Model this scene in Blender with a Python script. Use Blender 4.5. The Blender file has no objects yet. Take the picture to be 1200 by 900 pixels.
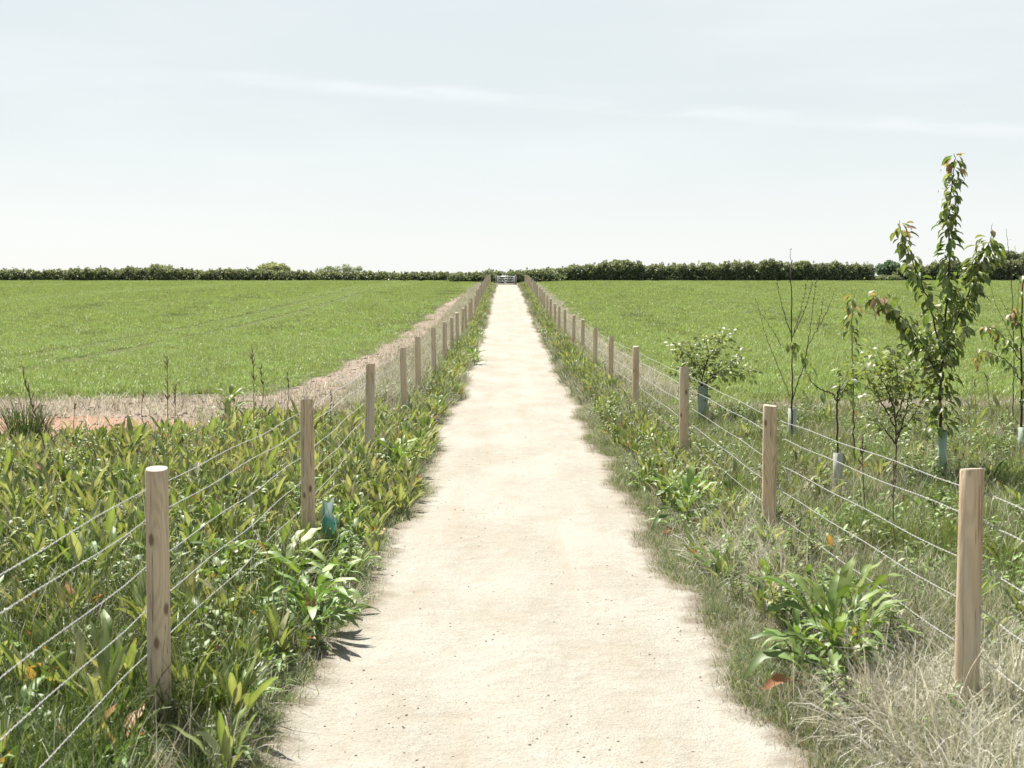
import bpy, math, random
import numpy as np
from mathutils import Vector, Matrix, Euler

random.seed(7)
rng = np.random.default_rng(7)
scene = bpy.context.scene
col = scene.collection
R = math.radians

# ------------------------------------------------------------------ camera
H = 1.88                       # eye height above the near path (m)
FPX = 1500.0                   # focal length in pixels of the 1200 px wide photograph
PITCH = math.atan(110 / FPX)
YAW = math.atan(8 / FPX)
cam_data = bpy.data.cameras.new('camera')
cam = bpy.data.objects.new('camera', cam_data)
col.objects.link(cam)
cam.location = (0, 0, H)
cam.rotation_euler = (math.pi / 2 - PITCH, 0, -YAW)
cam_data.sensor_width = 36
cam_data.lens = 36 * FPX / 1200
cam_data.clip_start = 0.05
cam_data.clip_end = 6000
cam_data.dof.use_dof = True
cam_data.dof.focus_distance = 14.0
cam_data.dof.aperture_fstop = 7.0
scene.camera = cam

# ------------------------------------------------------------------ light
SUN_EL, SUN_AZ = R(57), R(-28)          # azimuth from the view direction, negative = to the left
world = bpy.data.worlds.new('World')
scene.world = world
world.use_nodes = True
wn = world.node_tree; wn.nodes.clear()


def N(t, typ, **kw):
    n = t.nodes.new(typ)
    for k, v in kw.items():
        setattr(n, k, v)
    return n


def math_node(t, op, a, b=None):
    n = N(t, 'ShaderNodeMath', operation=op)
    for i, v in enumerate((a, b)):
        if v is None:
            continue
        if isinstance(v, (int, float)):
            n.inputs[i].default_value = v
        else:
            t.links.new(v, n.inputs[i])
    return n.outputs[0]


def mix_node(t, fac, a, b, blend='MIX'):
    n = N(t, 'ShaderNodeMix', data_type='RGBA', blend_type=blend)
    for sock, v in ((n.inputs[0], fac), (n.inputs[6], a), (n.inputs[7], b)):
        if isinstance(v, (int, float)):
            sock.default_value = v
        elif isinstance(v, (tuple, list)):
            sock.default_value = (*v[:3], 1)
        else:
            t.links.new(v, sock)
    return n.outputs[2]


def ramp(t, fac, lo, hi, a=0.0, b=1.0):
    n = N(t, 'ShaderNodeMapRange', interpolation_type='SMOOTHSTEP')
    n.inputs[1].default_value = lo; n.inputs[2].default_value = hi
    n.inputs[3].default_value = a; n.inputs[4].default_value = b
    t.links.new(fac, n.inputs[0])
    return n.outputs[0]


def noise(t, vec, scale, detail=3.0, rough=0.55):
    n = N(t, 'ShaderNodeTexNoise')
    n.inputs['Scale'].default_value = scale
    n.inputs['Detail'].default_value = detail
    n.inputs['Roughness'].default_value = rough
    if vec is not None:
        t.links.new(vec, n.inputs['Vector'])
    return n.outputs['Fac']


def mapping(t, vec, scale=(1, 1, 1), rot=(0, 0, 0), loc=(0, 0, 0)):
    n = N(t, 'ShaderNodeMapping')
    n.inputs['Scale'].default_value = scale
    n.inputs['Rotation'].default_value = rot
    n.inputs['Location'].default_value = loc
    t.links.new(vec, n.inputs['Vector'])
    return n.outputs[0]


sky = N(wn, 'ShaderNodeTexSky', sky_type='NISHITA', sun_disc=False)
sky.sun_elevation = SUN_EL
sky.sun_rotation = SUN_AZ
sky.air_density = 1.0
sky.dust_density = 1.0
sky.ozone_density = 1.0
tc = N(wn, 'ShaderNodeTexCoord')
sep = N(wn, 'ShaderNodeSeparateXYZ'); wn.links.new(tc.outputs['Generated'], sep.inputs[0])
# thin high cloud: a bright, nearly colourless veil over the whole sky, with streaks
nv = noise(wn, mapping(wn, tc.outputs['Generated'], (1.2, 1.2, 7.0), (0.0, 0.08, 0.0)), 2.2, 5, 0.55)
VEIL = (6.62, 7.05, 7.06)
BRIGHT = (7.3, 7.62, 7.62)
veil = mix_node(wn, ramp(wn, nv, 0.35, 0.75), VEIL, BRIGHT)
low = ramp(wn, sep.outputs[2], 0.16, -0.02)
veil = mix_node(wn, low, veil, (8.0, 8.15, 8.1))
# condensation trail: a thin band round a great circle
d1 = Vector((-.235, 1, .163)).normalized(); d2 = Vector((.4, 1, .121)).normalized()
pn = d1.cross(d2).normalized()
dp = N(wn, 'ShaderNodeVectorMath', operation='DOT_PRODUCT')
wn.links.new(tc.outputs['Generated'], dp.inputs[0]); dp.inputs[1].default_value = pn
nz2 = noise(wn, mapping(wn, tc.outputs['Generated'], (6, 6, 40)), 1.5, 4)
off = math_node(wn, 'ADD', dp.outputs['Value'], math_node(wn, 'MULTIPLY', math_node(wn, 'SUBTRACT', nz2, 0.5), 0.010))
trail = ramp(wn, math_node(wn, 'ABSOLUTE', off), 0.0085, 0.001)
trail = math_node(wn, 'MULTIPLY', trail, ramp(wn, sep.outputs[1], 0.3, 0.7))
trail = math_node(wn, 'MULTIPLY', trail, ramp(wn, sep.outputs[0], -.34, -.12))
trail = math_node(wn, 'MULTIPLY', trail, ramp(wn, nz2, 0.35, 0.68, 0.05, 0.95))
veil = mix_node(wn, math_node(wn, 'MULTIPLY', trail, 0.75), veil, (8.0, 8.2, 8.2))
skyc = mix_node(wn, ramp(wn, sep.outputs[2], 0.15, 0.85, 0.88, 0.30), sky.outputs[0], veil)   # haze and thin cloud thin out towards the zenith
bg = N(wn, 'ShaderNodeBackground'); bg.inputs[1].default_value = 0.0505
wn.links.new(skyc, bg.inputs[0])
wo = N(wn, 'ShaderNodeOutputWorld'); wn.links.new(bg.outputs[0], wo.inputs[0])

sun_data = bpy.data.lights.new('sun', 'SUN')
sun_data.energy = 5.0
sun_data.angle = R(0.53)
sun_data.color = (1.0, 0.95, 0.87)
sun = bpy.data.objects.new('sun', sun_data)
col.objects.link(sun)
sdir = Vector((math.sin(SUN_AZ) * math.cos(SUN_EL), math.cos(SUN_AZ) * math.cos(SUN_EL), math.sin(SUN_EL)))
sun.rotation_euler = sdir.to_track_quat('Z', 'Y').to_euler()
sun.location = sdir * 50

vs = scene.view_settings
vs.view_transform = 'Standard'; vs.look = 'None'; vs.gamma = 1; vs.use_curve_mapping = False
vs.exposure = 1.30
scene.cycles.max_bounces = 8
scene.cycles.transparent_max_bounces = 4

# ------------------------------------------------------------------ picture <-> place
_fw = np.array([math.sin(YAW) * math.cos(PITCH), math.cos(YAW) * math.cos(PITCH), -math.sin(PITCH)])
_rt = np.array([math.cos(YAW), -math.sin(YAW), 0.0])
_up = np.cross(_rt, _fw)


def at(px, py, D):
    """the point of the place seen at photograph pixel (px, py), D metres ahead"""
    d = _fw + _rt * (px - 600) / FPX + _up * (450 - py) / FPX
    return d / d[1] * D + np.array([0, 0, H])


def proj(p):
    p = np.atleast_2d(p) - np.array([0, 0, H])
    c = np.maximum(p @ _fw, 1e-3)
    return np.stack([600 + FPX * (p @ _rt) / c, 450 - FPX * (p @ _up) / c], 1)


# ------------------------------------------------------------------ terrain height
_ry = np.array([-80, 0, 3, 5, 24, 30, 41, 47, 53, 60, 67, 75, 83, 95, 108, 116, 128, 140, 150, 165, 200, 300, 600, 1600.])
_rz = np.array([.06, .05, .03, 0, 0, .04, .15, .23, .38, .60, .85, 1.13, 1.36, 1.70, 2.03, 2.20, 2.40, 2.68, 2.86, 2.92, 2.6, 1.5, 0, 0.])


def rise(y):
    y = np.asarray(y, float)
    # gently smoothed interpolation
    return sum(np.interp(y + o, _ry, _rz) for o in (-4, -2, 0, 2, 4)) / 5 if True else 0


def path_l(y):
    y = np.asarray(y, float)
    return -0.87 + .06 * np.sin(y * .61) + .05 * np.sin(y * 1.7 + 1) + .03 * np.sin(y * 4.3) - .05 * np.exp(-((y - 18) / 4) ** 2) - .13 * np.exp(-((y - 4.3) / 2.2) ** 2)


def path_r(y):
    y = np.asarray(y, float)
    return 1.17 + .05 * np.sin(y * .53 + 2) + .05 * np.sin(y * 1.9) + .03 * np.sin(y * 4.9 + 1) - .07 * np.exp(-((y - 10.5) / 2.5) ** 2) + .12 * np.clip((y - 15) / 20, 0, 1) + .13 * np.exp(-((y - 4.3) / 2.2) ** 2)


def sstep(x, a, b):
    t = np.clip((np.asarray(x, float) - a) / (b - a), 0, 1)
    return t * t * (3 - 2 * t)


def ground_z(x, y):
    x = np.asarray(x, float); y = np.asarray(y, float)
    z = rise(y)
    inside = sstep(x, path_l(y) - .14, path_l(y) + .1) * (1 - sstep(x, path_r(y) - .1, path_r(y) + .14))
    near = np.exp(-(y / 60) ** 2)
    bump = .02 * np.sin(x * 2.1 + y * .7) * np.sin(y * 1.3 - x * .4) * near + .008 * np.sin(x * 7.3) * np.sin(y * 6.1) * near
    bump = bump + .04 * sstep(np.abs(x - .15), 1.1, 1.9)
    return z + (bump + .0) * (1 - inside) - .07 * inside


# ------------------------------------------------------------------ mesh helpers
class MB:
    """collects quads (numpy) with a colour per vertex"""

    def __init__(s):
        s.v = []; s.f = []; s.c = []; s.m = []; s.n = 0

    def add(s, v, f, c=(1, 1, 1), m=0):
        v = np.asarray(v, np.float32).reshape(-1, 3); f = np.asarray(f, np.int32).reshape(-1, 4)
        c = np.asarray(c, np.float32)
        if c.ndim == 1:
            c = np.tile(c[None, :3], (len(v), 1))
        s.v.append(v); s.f.append(f + s.n); s.c.append(c); s.m.append(np.full(len(f), m, np.int32))
        s.n += len(v)

    def mesh(s, name, mats, smooth=False):
        v = np.concatenate(s.v); f = np.concatenate(s.f); c = np.concatenate(s.c); m = np.concatenate(s.m)
        me = bpy.data.meshes.new(name)
        me.vertices.add(len(v)); me.vertices.foreach_set('co', v.ravel())
        me.loops.add(f.size); me.loops.foreach_set('vertex_index', f.ravel())
        me.polygons.add(len(f)); me.polygons.foreach_set('loop_start', np.arange(0, f.size, 4, dtype=np.int32))
        me.polygons.foreach_set('material_index', m)
        if smooth:
            me.polygons.foreach_set('use_smooth', np.ones(len(f), bool))
        ca = me.color_attributes.new('Col', 'FLOAT_COLOR', 'POINT')
        ca.data.foreach_set('color', np.concatenate([c, np.ones((len(c), 1), np.float32)], 1).ravel())
        for mt in (mats if isinstance(mats, (list, tuple)) else [mats]):
            me.materials.append(mt)
        me.update(calc_edges=True)
        me.validate()
        return me


def obj(name, me, parent=None, link=True):
    o = bpy.data.objects.new(name, me)
    if link:
        col.objects.link(o)
    if parent is not None:
        o.parent = parent
    return o


def tag(o, label=None, cat=None, group=None, kind=None):
    if label: o['label'] = label
    if cat: o['category'] = cat
    if group: o['group'] = group
    if kind: o['kind'] = kind
    return o


def thing(name, loc, label, cat, group=None):
    o = obj(name, None)
    o.location = loc
    o.empty_display_size = .1
    return tag(o, label, cat, group)


def catmull(pts, n):
    pts = np.asarray(pts, float)
    P = np.vstack([2 * pts[0] - pts[1], pts, 2 * pts[-1] - pts[-2]])
    out = []
    for i in range(1, len(P) - 2):
        for t in np.linspace(0, 1, n, endpoint=False):
            a, b, c, d = P[i - 1:i + 3]
            out.append(.5 * ((2 * b) + (c - a) * t + (2 * a - 5 * b + 4 * c - d) * t * t + (-a + 3 * b - 3 * c + d) * t ** 3))
    out.append(pts[-1])
    return np.array(out)


def tube(mb, pts, rad, sides=6, c=(1, 1, 1), m=0, cap=True):
    pts = np.asarray(pts, float); n = len(pts)
    rad = np.broadcast_to(np.asarray(rad, float), (n,))
    t = np.gradient(pts, axis=0); t /= np.linalg.norm(t, axis=1)[:, None] + 1e-12
    ref = np.array([0, 0, 1.0]) if abs(t[:, 2]).mean() < .8 else np.array([1.0, 0, 0])
    a = np.cross(t, ref); a /= np.linalg.norm(a, axis=1)[:, None] + 1e-12
    b = np.cross(t, a)
    ang = np.linspace(0, 2 * math.pi, sides, endpoint=False)
    v = pts[:, None] + rad[:, None, None] * (a[:, None] * np.cos(ang)[None, :, None] + b[:, None] * np.sin(ang)[None, :, None])
    i = np.arange(n - 1)[:, None] * sides; j = np.arange(sides)[None]; k = (j + 1) % sides
    f = np.stack([i + j, i + k, i + sides + k, i + sides + j], -1).reshape(-1, 4)
    v = v.reshape(-1, 3)
    if cap and sides == 4:
        f = np.vstack([f, [[3, 2, 1, 0]], [[(n - 1) * 4 + q for q in range(4)]]])
    elif cap and sides == 6:
        e = (n - 1) * 6
        f = np.vstack([f, [[3, 2, 1, 0]], [[5, 4, 3, 0]], [[e, e + 1, e + 2, e + 3]], [[e, e + 3, e + 4, e + 5]]])
    cc = np.asarray(c, float)
    if cc.ndim == 2 and len(cc) == n:
        cc = np.repeat(cc, sides, 0)
    mb.add(v, f, cc, m)


def box(mb, lo, hi, c=(1, 1, 1), m=0):
    x0, y0, z0 = lo; x1, y1, z1 = hi
    v = [(x0, y0, z0), (x1, y0, z0), (x1, y1, z0), (x0, y1, z0), (x0, y0, z1), (x1, y0, z1), (x1, y1, z1), (x0, y1, z1)]
    mb.add(v, [(3, 2, 1, 0), (4, 5, 6, 7), (0, 1, 5, 4), (1, 2, 6, 5), (2, 3, 7, 6), (3, 0, 4, 7)], c, m)


# ------------------------------------------------------------------ materials
def new_mat(name):
    m = bpy.data.materials.new(name); m.use_nodes = True
    t = m.node_tree; t.nodes.clear()
    out = N(t, 'ShaderNodeOutputMaterial')
    return m, t, out


def leaf_material(name, rough=.5, spec=.35, trans=.38, vary=.28, tint=(1.15, 1.2, .55)):
    m, t, out = new_mat(name)
    at_ = N(t, 'ShaderNodeAttribute', attribute_name='Col')
    oi = N(t, 'ShaderNodeObjectInfo')
    geo = N(t, 'ShaderNodeNewGeometry')
    nz = noise(t, geo.outputs['Position'], 1.4, 2)
    k = math_node(t, 'ADD', math_node(t, 'MULTIPLY', oi.outputs['Random'], vary), 1 - vary / 2)
    k = math_node(t, 'MULTIPLY', k, ramp(t, nz, .3, .7, .88, 1.12))
    hsv = N(t, 'ShaderNodeHueSaturation')
    t.links.new(at_.outputs['Color'], hsv.inputs['Color'])
    t.links.new(k, hsv.inputs['Value'])
    t.links.new(ramp(t, nz, .25, .75, .485, .512), hsv.inputs['Hue'])
    p = N(t, 'ShaderNodeBsdfPrincipled')
    p.inputs['Roughness'].default_value = rough
    p.inputs['Specular IOR Level'].default_value = spec
    t.links.new(hsv.outputs[0], p.inputs['Base Color'])
    tr = N(t, 'ShaderNodeBsdfTranslucent')
    t.links.new(mix_node(t, 1.0, hsv.outputs[0], tint, 'MULTIPLY'), tr.inputs['Color'])
    mx = N(t, 'ShaderNodeMixShader'); mx.inputs[0].default_value = trans
    t.links.new(p.outputs[0], mx.inputs[1]); t.links.new(tr.outputs[0], mx.inputs[2])
    t.links.new(mx.outputs[0], out.inputs[0])
    return m


M = {}
M['dock'] = leaf_material('dock_leaf', .5, .4, .30)
M['grass'] = leaf_material('grass_blade', .45, .4, .30)
M['crop'] = leaf_material('crop_blade', .45, .4, .36, vary=.22, tint=(1.15, 1.15, .8))
M['straw'] = leaf_material('dry_grass', .6, .3, .3, tint=(1.05, 1.0, .8))
M['tree_leaf'] = leaf_material('tree_leaf', .42, .45, .40)
M['hedge'] = leaf_material('hedge_leaf', .5, .3, .36)


def simple_material(name, rough=.7, spec=.3, bump=0, scale=30, metal=0, var=.25, sub=0):
    """colour from the vertex colour, broken up by noise"""
    m, t, out = new_mat(name)
    a = N(t, 'ShaderNodeAttribute', attribute_name='Col')
    co = N(t, 'ShaderNodeTexCoord')
    nz = noise(t, co.outputs['Object'], scale, 5)
    c = mix_node(t, 1.0, a.outputs['Color'], mix_node(t, nz, (1 - var,) * 3, (1 + var,) * 3), 'MULTIPLY')
    p = N(t, 'ShaderNodeBsdfPrincipled')
    p.inputs['Roughness'].default_value = rough; p.inputs['Specular IOR Level'].default_value = spec
    p.inputs['Metallic'].default_value = metal
    t.links.new(c, p.inputs['Base Color'])
    if bump:
        b = N(t, 'ShaderNodeBump'); b.inputs['Strength'].default_value = bump; b.inputs['Distance'].default_value = .01
        t.links.new(nz, b.inputs['Height']); t.links.new(b.outputs[0], p.inputs['Normal'])
    t.links.new(p.outputs[0], out.inputs[0])
    return m


M['bark'] = simple_material('bark', .8, .2, .6, 60, var=.4)
M['stone'] = simple_material('pebble', .85, .2, .3, 80, var=.35)
M['steel'] = simple_material('galvanised_steel', .42, .5, .1, 40, .35, .2)
M['wire'] = simple_material('galvanised_wire', .5, .5, 0, 60, .15, .25)
M['core'] = simple_material('hedge_twigs', .9, .1, .5, 8, var=.4)


def wood_material():
    m, t, out = new_mat('weathered_softwood')
    co = N(t, 'ShaderNodeTexCoord'); oi = N(t, 'ShaderNodeObjectInfo')
    offv = N(t, 'ShaderNodeCombineXYZ')
    for i in range(3):
        t.links.new(math_node(t, 'MULTIPLY', oi.outputs['Random'], 37.0 + 11 * i), offv.inputs[i])
    va = N(t, 'ShaderNodeVectorMath', operation='ADD')
    t.links.new(co.outputs['Object'], va.inputs[0]); t.links.new(offv.outputs[0], va.inputs[1])
    P = va.outputs[0]
    broad = noise(t, mapping(t, P, (14, 14, 1.6)), 1.0, 3)
    # growth-ring flames: contour lines of a smooth field stretched along the post
    field = noise(t, mapping(t, P, (9, 9, 1.3)), 1.0, 1.5, .4)
    lines = math_node(t, 'FRACT', math_node(t, 'MULTIPLY', field, 14.0))
    lines = ramp(t, math_node(t, 'ABSOLUTE', math_node(t, 'SUBTRACT', lines, .5)), .12, .42)
    fine = noise(t, mapping(t, P, (240, 240, 8)), 1.0, 3)
    c = mix_node(t, ramp(t, broad, .35, .68), (.48, .34, .20), (.66, .51, .335))
    c = mix_node(t, math_node(t, 'MULTIPLY', lines, .36), c, (.24, .155, .085))
    c = mix_node(t, ramp(t, fine, .35, .7, 0, .5), c, (.58, .49, .36))
    grey = noise(t, mapping(t, P, (7, 7, .8), loc=(3, 1, 0)), 1.0, 2)
    gfac = math_node(t, 'ADD', ramp(t, grey, .42, .6, 0, .6), ramp(t, oi.outputs['Random'], .3, 1.0, 0, .25))
    c = mix_node(t, gfac, c, mix_node(t, fine, (.40, .355, .27), (.54, .495, .40)))
    vo = N(t, 'ShaderNodeTexVoronoi'); vo.inputs['Scale'].default_value = 1.0
    t.links.new(mapping(t, P, (9, 9, 4.5)), vo.inputs['Vector'])
    knot = ramp(t, vo.outputs['Distance'], .17, .07)
    c = mix_node(t, math_node(t, 'MULTIPLY', knot, .8), c, (.11, .055, .025))
    crack = noise(t, mapping(t, P, (34, 34, .9), loc=(5, 2, 1)), 1.0, 2, .5)
    crack = ramp(t, math_node(t, 'ABSOLUTE', math_node(t, 'SUBTRACT', crack, .57)), .010, .003)
    c = mix_node(t, math_node(t, 'MULTIPLY', crack, .75), c, (.09, .06, .04))
    p = N(t, 'ShaderNodeBsdfPrincipled'); p.inputs['Roughness'].default_value = .75
    p.inputs['Specular IOR Level'].default_value = .25
    t.links.new(c, p.inputs['Base Color'])
    b = N(t, 'ShaderNodeBump'); b.inputs['Strength'].default_value = .5; b.inputs['Distance'].default_value = .004
    t.links.new(math_node(t, 'ADD', math_node(t, 'ADD', fine, math_node(t, 'MULTIPLY', lines, -.6)), math_node(t, 'MULTIPLY', crack, -1.5)), b.inputs['Height'])
    t.links.new(b.outputs[0], p.inputs['Normal'])
    t.links.new(p.outputs[0], out.inputs[0])
    # sawn end
    m2, t, out = new_mat('sawn_post_end')
    co = N(t, 'ShaderNodeTexCoord')
    ln = N(t, 'ShaderNodeVectorMath', operation='LENGTH')
    t.links.new(mapping(t, co.outputs['Object'], (1, 1, 0), loc=(.006, -.009, 0)), ln.inputs[0])
    wob = math_node(t, 'ADD', ln.outputs['Value'], math_node(t, 'MULTIPLY', noise(t, co.outputs['Object'], 30, 2), .006))
    rings = math_node(t, 'FRACT', math_node(t, 'MULTIPLY', wob, 190.0))
    c = mix_node(t, ramp(t, rings, .5, 1.0, 0, .55), (.42, .36, .28), (.26, .20, .135))
    c = mix_node(t, ramp(t, noise(t, co.outputs['Object'], 55, 3), .45, .75, 0, .5), c, (.36, .34, .31))
    p = N(t, 'ShaderNodeBsdfPrincipled'); p.inputs['Roughness'].default_value = .85
    t.links.new(c, p.inputs['Base Color'])
    t.links.new(p.outputs[0], out.inputs[0])
    return m, m2


M['wood'], M['wood_end'] = wood_material()


def tube_guard_material():
    m, t, out = new_mat('plastic_tree_guard')
    a = N(t, 'ShaderNodeAttribute', attribute_name='Col')
    co = N(t, 'ShaderNodeTexCoord')
    dirt = noise(t, mapping(t, co.outputs['Object'], (12, 12, 5)), 1.0, 4)
    c = mix_node(t, ramp(t, dirt, .45, .8, 0, .4), a.outputs['Color'], (.20, .19, .13))
    p = N(t, 'ShaderNodeBsdfPrincipled'); p.inputs['Roughness'].default_value = .4
    t.links.new(c, p.inputs['Base Color'])
    tr = N(t, 'ShaderNodeBsdfTranslucent'); t.links.new(c, tr.inputs['Color'])
    mx = N(t, 'ShaderNodeMixShader'); mx.inputs[0].default_value = .35
    t.links.new(p.outputs[0], mx.inputs[1]); t.links.new(tr.outputs[0], mx.inputs[2])
    t.links.new(mx.outputs[0], out.inputs[0])
    return m


M['guard'] = tube_guard_material()


def path_material():
    m, t, out = new_mat('limestone_path')
    geo = N(t, 'ShaderNodeNewGeometry'); P = geo.outputs['Position']
    a = N(t, 'ShaderNodeAttribute', attribute_name='Col')      # red channel: how worn-in the edge soil is
    sepc = N(t, 'ShaderNodeSeparateColor'); t.links.new(a.outputs['Color'], sepc.inputs[0])
    big = noise(t, mapping(t, P, (1.0, .45, 1)), 1.3, 4, .6)
    med = noise(t, P, 7.0, 5, .65)
    fine = noise(t, P, 65.0, 4, .7)
    grit = noise(t, P, 210.0, 2, .6)
    c = mix_node(t, ramp(t, big, .32, .68), (0.256, 0.232, 0.187), (0.311, 0.302, 0.264))
    c = mix_node(t, ramp(t, med, .35, .75, 0, .55), c, (0.325, 0.319, 0.284))
    c = mix_node(t, ramp(t, fine, .46, .72, 0, .75), c, (0.215, 0.191, 0.149))
    c = mix_node(t, ramp(t, grit, .55, .75, 0, .7), c, (0.183, 0.164, 0.130))
    vo = N(t, 'ShaderNodeTexVoronoi'); vo.inputs['Scale'].default_value = 42
    t.links.new(P, vo.inputs['Vector'])
    spk = math_node(t, 'MULTIPLY', ramp(t, vo.outputs['Distance'], .22, .10), ramp(t, med, .48, .6))
    c = mix_node(t, math_node(t, 'MULTIPLY', spk, .6), c, (0.146, 0.126, 0.097))
    vb = N(t, 'ShaderNodeTexVoronoi'); vb.inputs['Scale'].default_value = 16; t.links.new(P, vb.inputs['Vector'])
    lump = math_node(t, 'MULTIPLY', ramp(t, vb.outputs['Distance'], .30, .12), ramp(t, noise(t, P, 3.1, 2), .5, .62))
    c = mix_node(t, math_node(t, 'MULTIPLY', lump, .35), c, (0.245, 0.195, 0.140))
    rut = noise(t, mapping(t, P, (5.5, .16, 1)), 1.0, 3, .5)
    c = mix_node(t, ramp(t, rut, .52, .75, 0, .4), c, (0.273, 0.223, 0.168))
    edge = math_node(t, 'ADD', sepc.outputs[0], math_node(t, 'MULTIPLY', math_node(t, 'SUBTRACT', med, .5), .9))
    c = mix_node(t, ramp(t, edge, .30, .95, 0, .9), c, (0.156, 0.132, 0.097))
    p = N(t, 'ShaderNodeBsdfPrincipled'); p.inputs['Roughness'].default_value = .95
    p.inputs['Specular IOR Level'].default_value = .15
    t.links.new(c, p.inputs['Base Color'])
    vg = N(t, 'ShaderNodeTexVoronoi'); vg.inputs['Scale'].default_value = 75; t.links.new(P, vg.inputs['Vector'])
    hgt = math_node(t, 'ADD', math_node(t, 'MULTIPLY', fine, .25), math_node(t, 'MULTIPLY', grit, .2))
    hgt = math_node(t, 'ADD', hgt, math_node(t, 'MULTIPLY', ramp(t, vg.outputs['Distance'], .5, .1), .22))
    hgt = math_node(t, 'ADD', hgt, math_node(t, 'MULTIPLY', med, 2.0))
    b = N(t, 'ShaderNodeBump'); b.inputs['Strength'].default_value = .7; b.inputs['Distance'].default_value = .02
    t.links.new(hgt, b.inputs['Height']); t.links.new(b.outputs[0], p.inputs['Normal'])
    t.links.new(p.outputs[0], out.inputs[0])
    return m


def ground_material():
    m, t, out = new_mat('soil_and_turf')
    geo = N(t, 'ShaderNodeNewGeometry'); P = geo.outputs['Position']
    a = N(t, 'ShaderNodeAttribute', attribute_name='Col')
    med = noise(t, P, 2.2, 5, .6); fine = noise(t, P, 40, 4, .7); mid = noise(t, mapping(t, P, (1, 1.6, 1)), 14, 4, .65)
    k = mix_node(t, ramp(t, fine, .3, .75), (.72, .72, .72), (1.25, 1.24, 1.2))
    c = mix_node(t, 1.0, a.outputs['Color'], k, 'MULTIPLY')
    c = mix_node(t, ramp(t, mid, .5, .75, 0, .30), c, (.28, .25, .20))
    c = mix_node(t, ramp(t, med, .55, .8, 0, .25), c, (.24, .18, .13))
    p = N(t, 'ShaderNodeBsdfPrincipled'); p.inputs['Roughness'].default_value = .95
    p.inputs['Specular IOR Level'].default_value = .1
    t.links.new(c, p.inputs['Base Color'])
    b = N(t, 'ShaderNodeBump'); b.inputs['Strength'].default_value = .8; b.inputs['Distance'].default_value = .04
    t.links.new(math_node(t, 'ADD', mid, math_node(t, 'MULTIPLY', fine, .4)), b.inputs['Height'])
    t.links.new(b.outputs[0], p.inputs['Normal'])
    t.links.new(p.outputs[0], out.inputs[0])
    return m


M['path'] = path_material(); M['ground'] = ground_material()


# ------------------------------------------------------------------ where things grow
def wob(y, s):
    y = np.asarray(y, float)
    return .16 * np.sin(y * .9 + s) + .10 * np.sin(y * 2.3 + 2 * s) + .05 * np.sin(y * 5.1 + s)


def left_field(x, y):
    x = np.asarray(x, float); y = np.asarray(y, float)
    e = -3.75 - .10 * np.exp(-((y - 25) / 12) ** 2) + .75 * sstep(y, 40, 110) + wob(y, 1) * .6
    corner = 21.6 + .35 * np.sin(x * .9) + .2 * np.sin(x * 2.7) + 6 * np.exp(-((x + 3.4) / .5) ** 2)
    return (x < e) & (y > corner) & (y < 158)


def right_field(x, y):
    x = np.asarray(x, float); y = np.asarray(y, float)
    e = 3.15 + wob(y, 4) * .7
    corner = 20.8 + .3 * np.sin(x * 1.1) + .2 * np.sin(x * 3.1)
    return (x > e) & (y > corner) & (y < 158)


TRACKS = [(-29.0, .075), (-27.1, .075), (-11.9, .01), (-10.1, .01), (-45.5, .09), (-43.6, .09), (16.5, -.02), (18.3, -.02), (34.5, -.06), (36.4, -.06), (52, -.05), (54, -.05)]


def on_track(x, y, w=.22):
    r = np.zeros(np.shape(x), bool)
    for x0, s in TRACKS:
        r |= np.abs(x - (x0 + s * (y - 95) + .25 * np.sin(y * .11))) < w
    return r


# ------------------------------------------------------------------ ground sheet
def ground():
    xs = np.unique(np.concatenate([np.arange(-9, 9.01, .125), np.arange(-30, 30.1, 1.0), np.linspace(-120, 120, 61), np.array([-2500, -900, -400, -220, 220, 400, 900, 2500])]).round(4))
    ys = np.unique(np.concatenate([np.arange(-1, 26, .16), np.arange(26, 60, .6), np.arange(60, 170, 1.5), np.array([-80, -30, -10, -4, 180, 200, 240, 300, 420, 600, 1000, 1800, 3000])]).round(4))
    X, Y = np.meshgrid(xs, ys)
    Z = ground_z(X, Y)
    v = np.stack([X, Y, Z], -1).reshape(-1, 3)
    nx = len(xs)
    i, j = np.meshgrid(np.arange(nx - 1), np.arange(len(ys) - 1))
    a = (j * nx + i).ravel()
    f = np.stack([a, a + 1, a + nx + 1, a + nx], 1)
    x, y = v[:, 0], v[:, 1]
    c = np.tile(np.array([.12, .10, .06]), (len(v), 1))             # turf litter
    soil = np.array([.245, .195, .158])
    earth = ((x < -2.9) & (y > 15.2 + 2.4 * sstep(x, -4.6, -3.2) + .4 * np.sin(x * 1.3)) & (y < 160)) | ((x > 2.6) & (y > 19) & (y < 160))
    c[earth] = soil
    pink = (x < -4.2) & (x > -8.5) & (y > 15.6 + .3 * np.sin(x * 2)) & (y < 18.3 + .4 * np.sin(x * 1.7))
    c[pink] = (.30, .185, .13)
    fld = left_field(x, y) | right_field(x, y)
    c[fld] = (.085, .095, .045)
    c[(y > 158) | (y < -2) | (np.abs(x) > 130)] = (.08, .11, .035)
    mb = MB(); mb.add(v, f, c)
    tag(obj('ground', mb.mesh('ground', M['ground'], True)), kind='structure')


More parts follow.
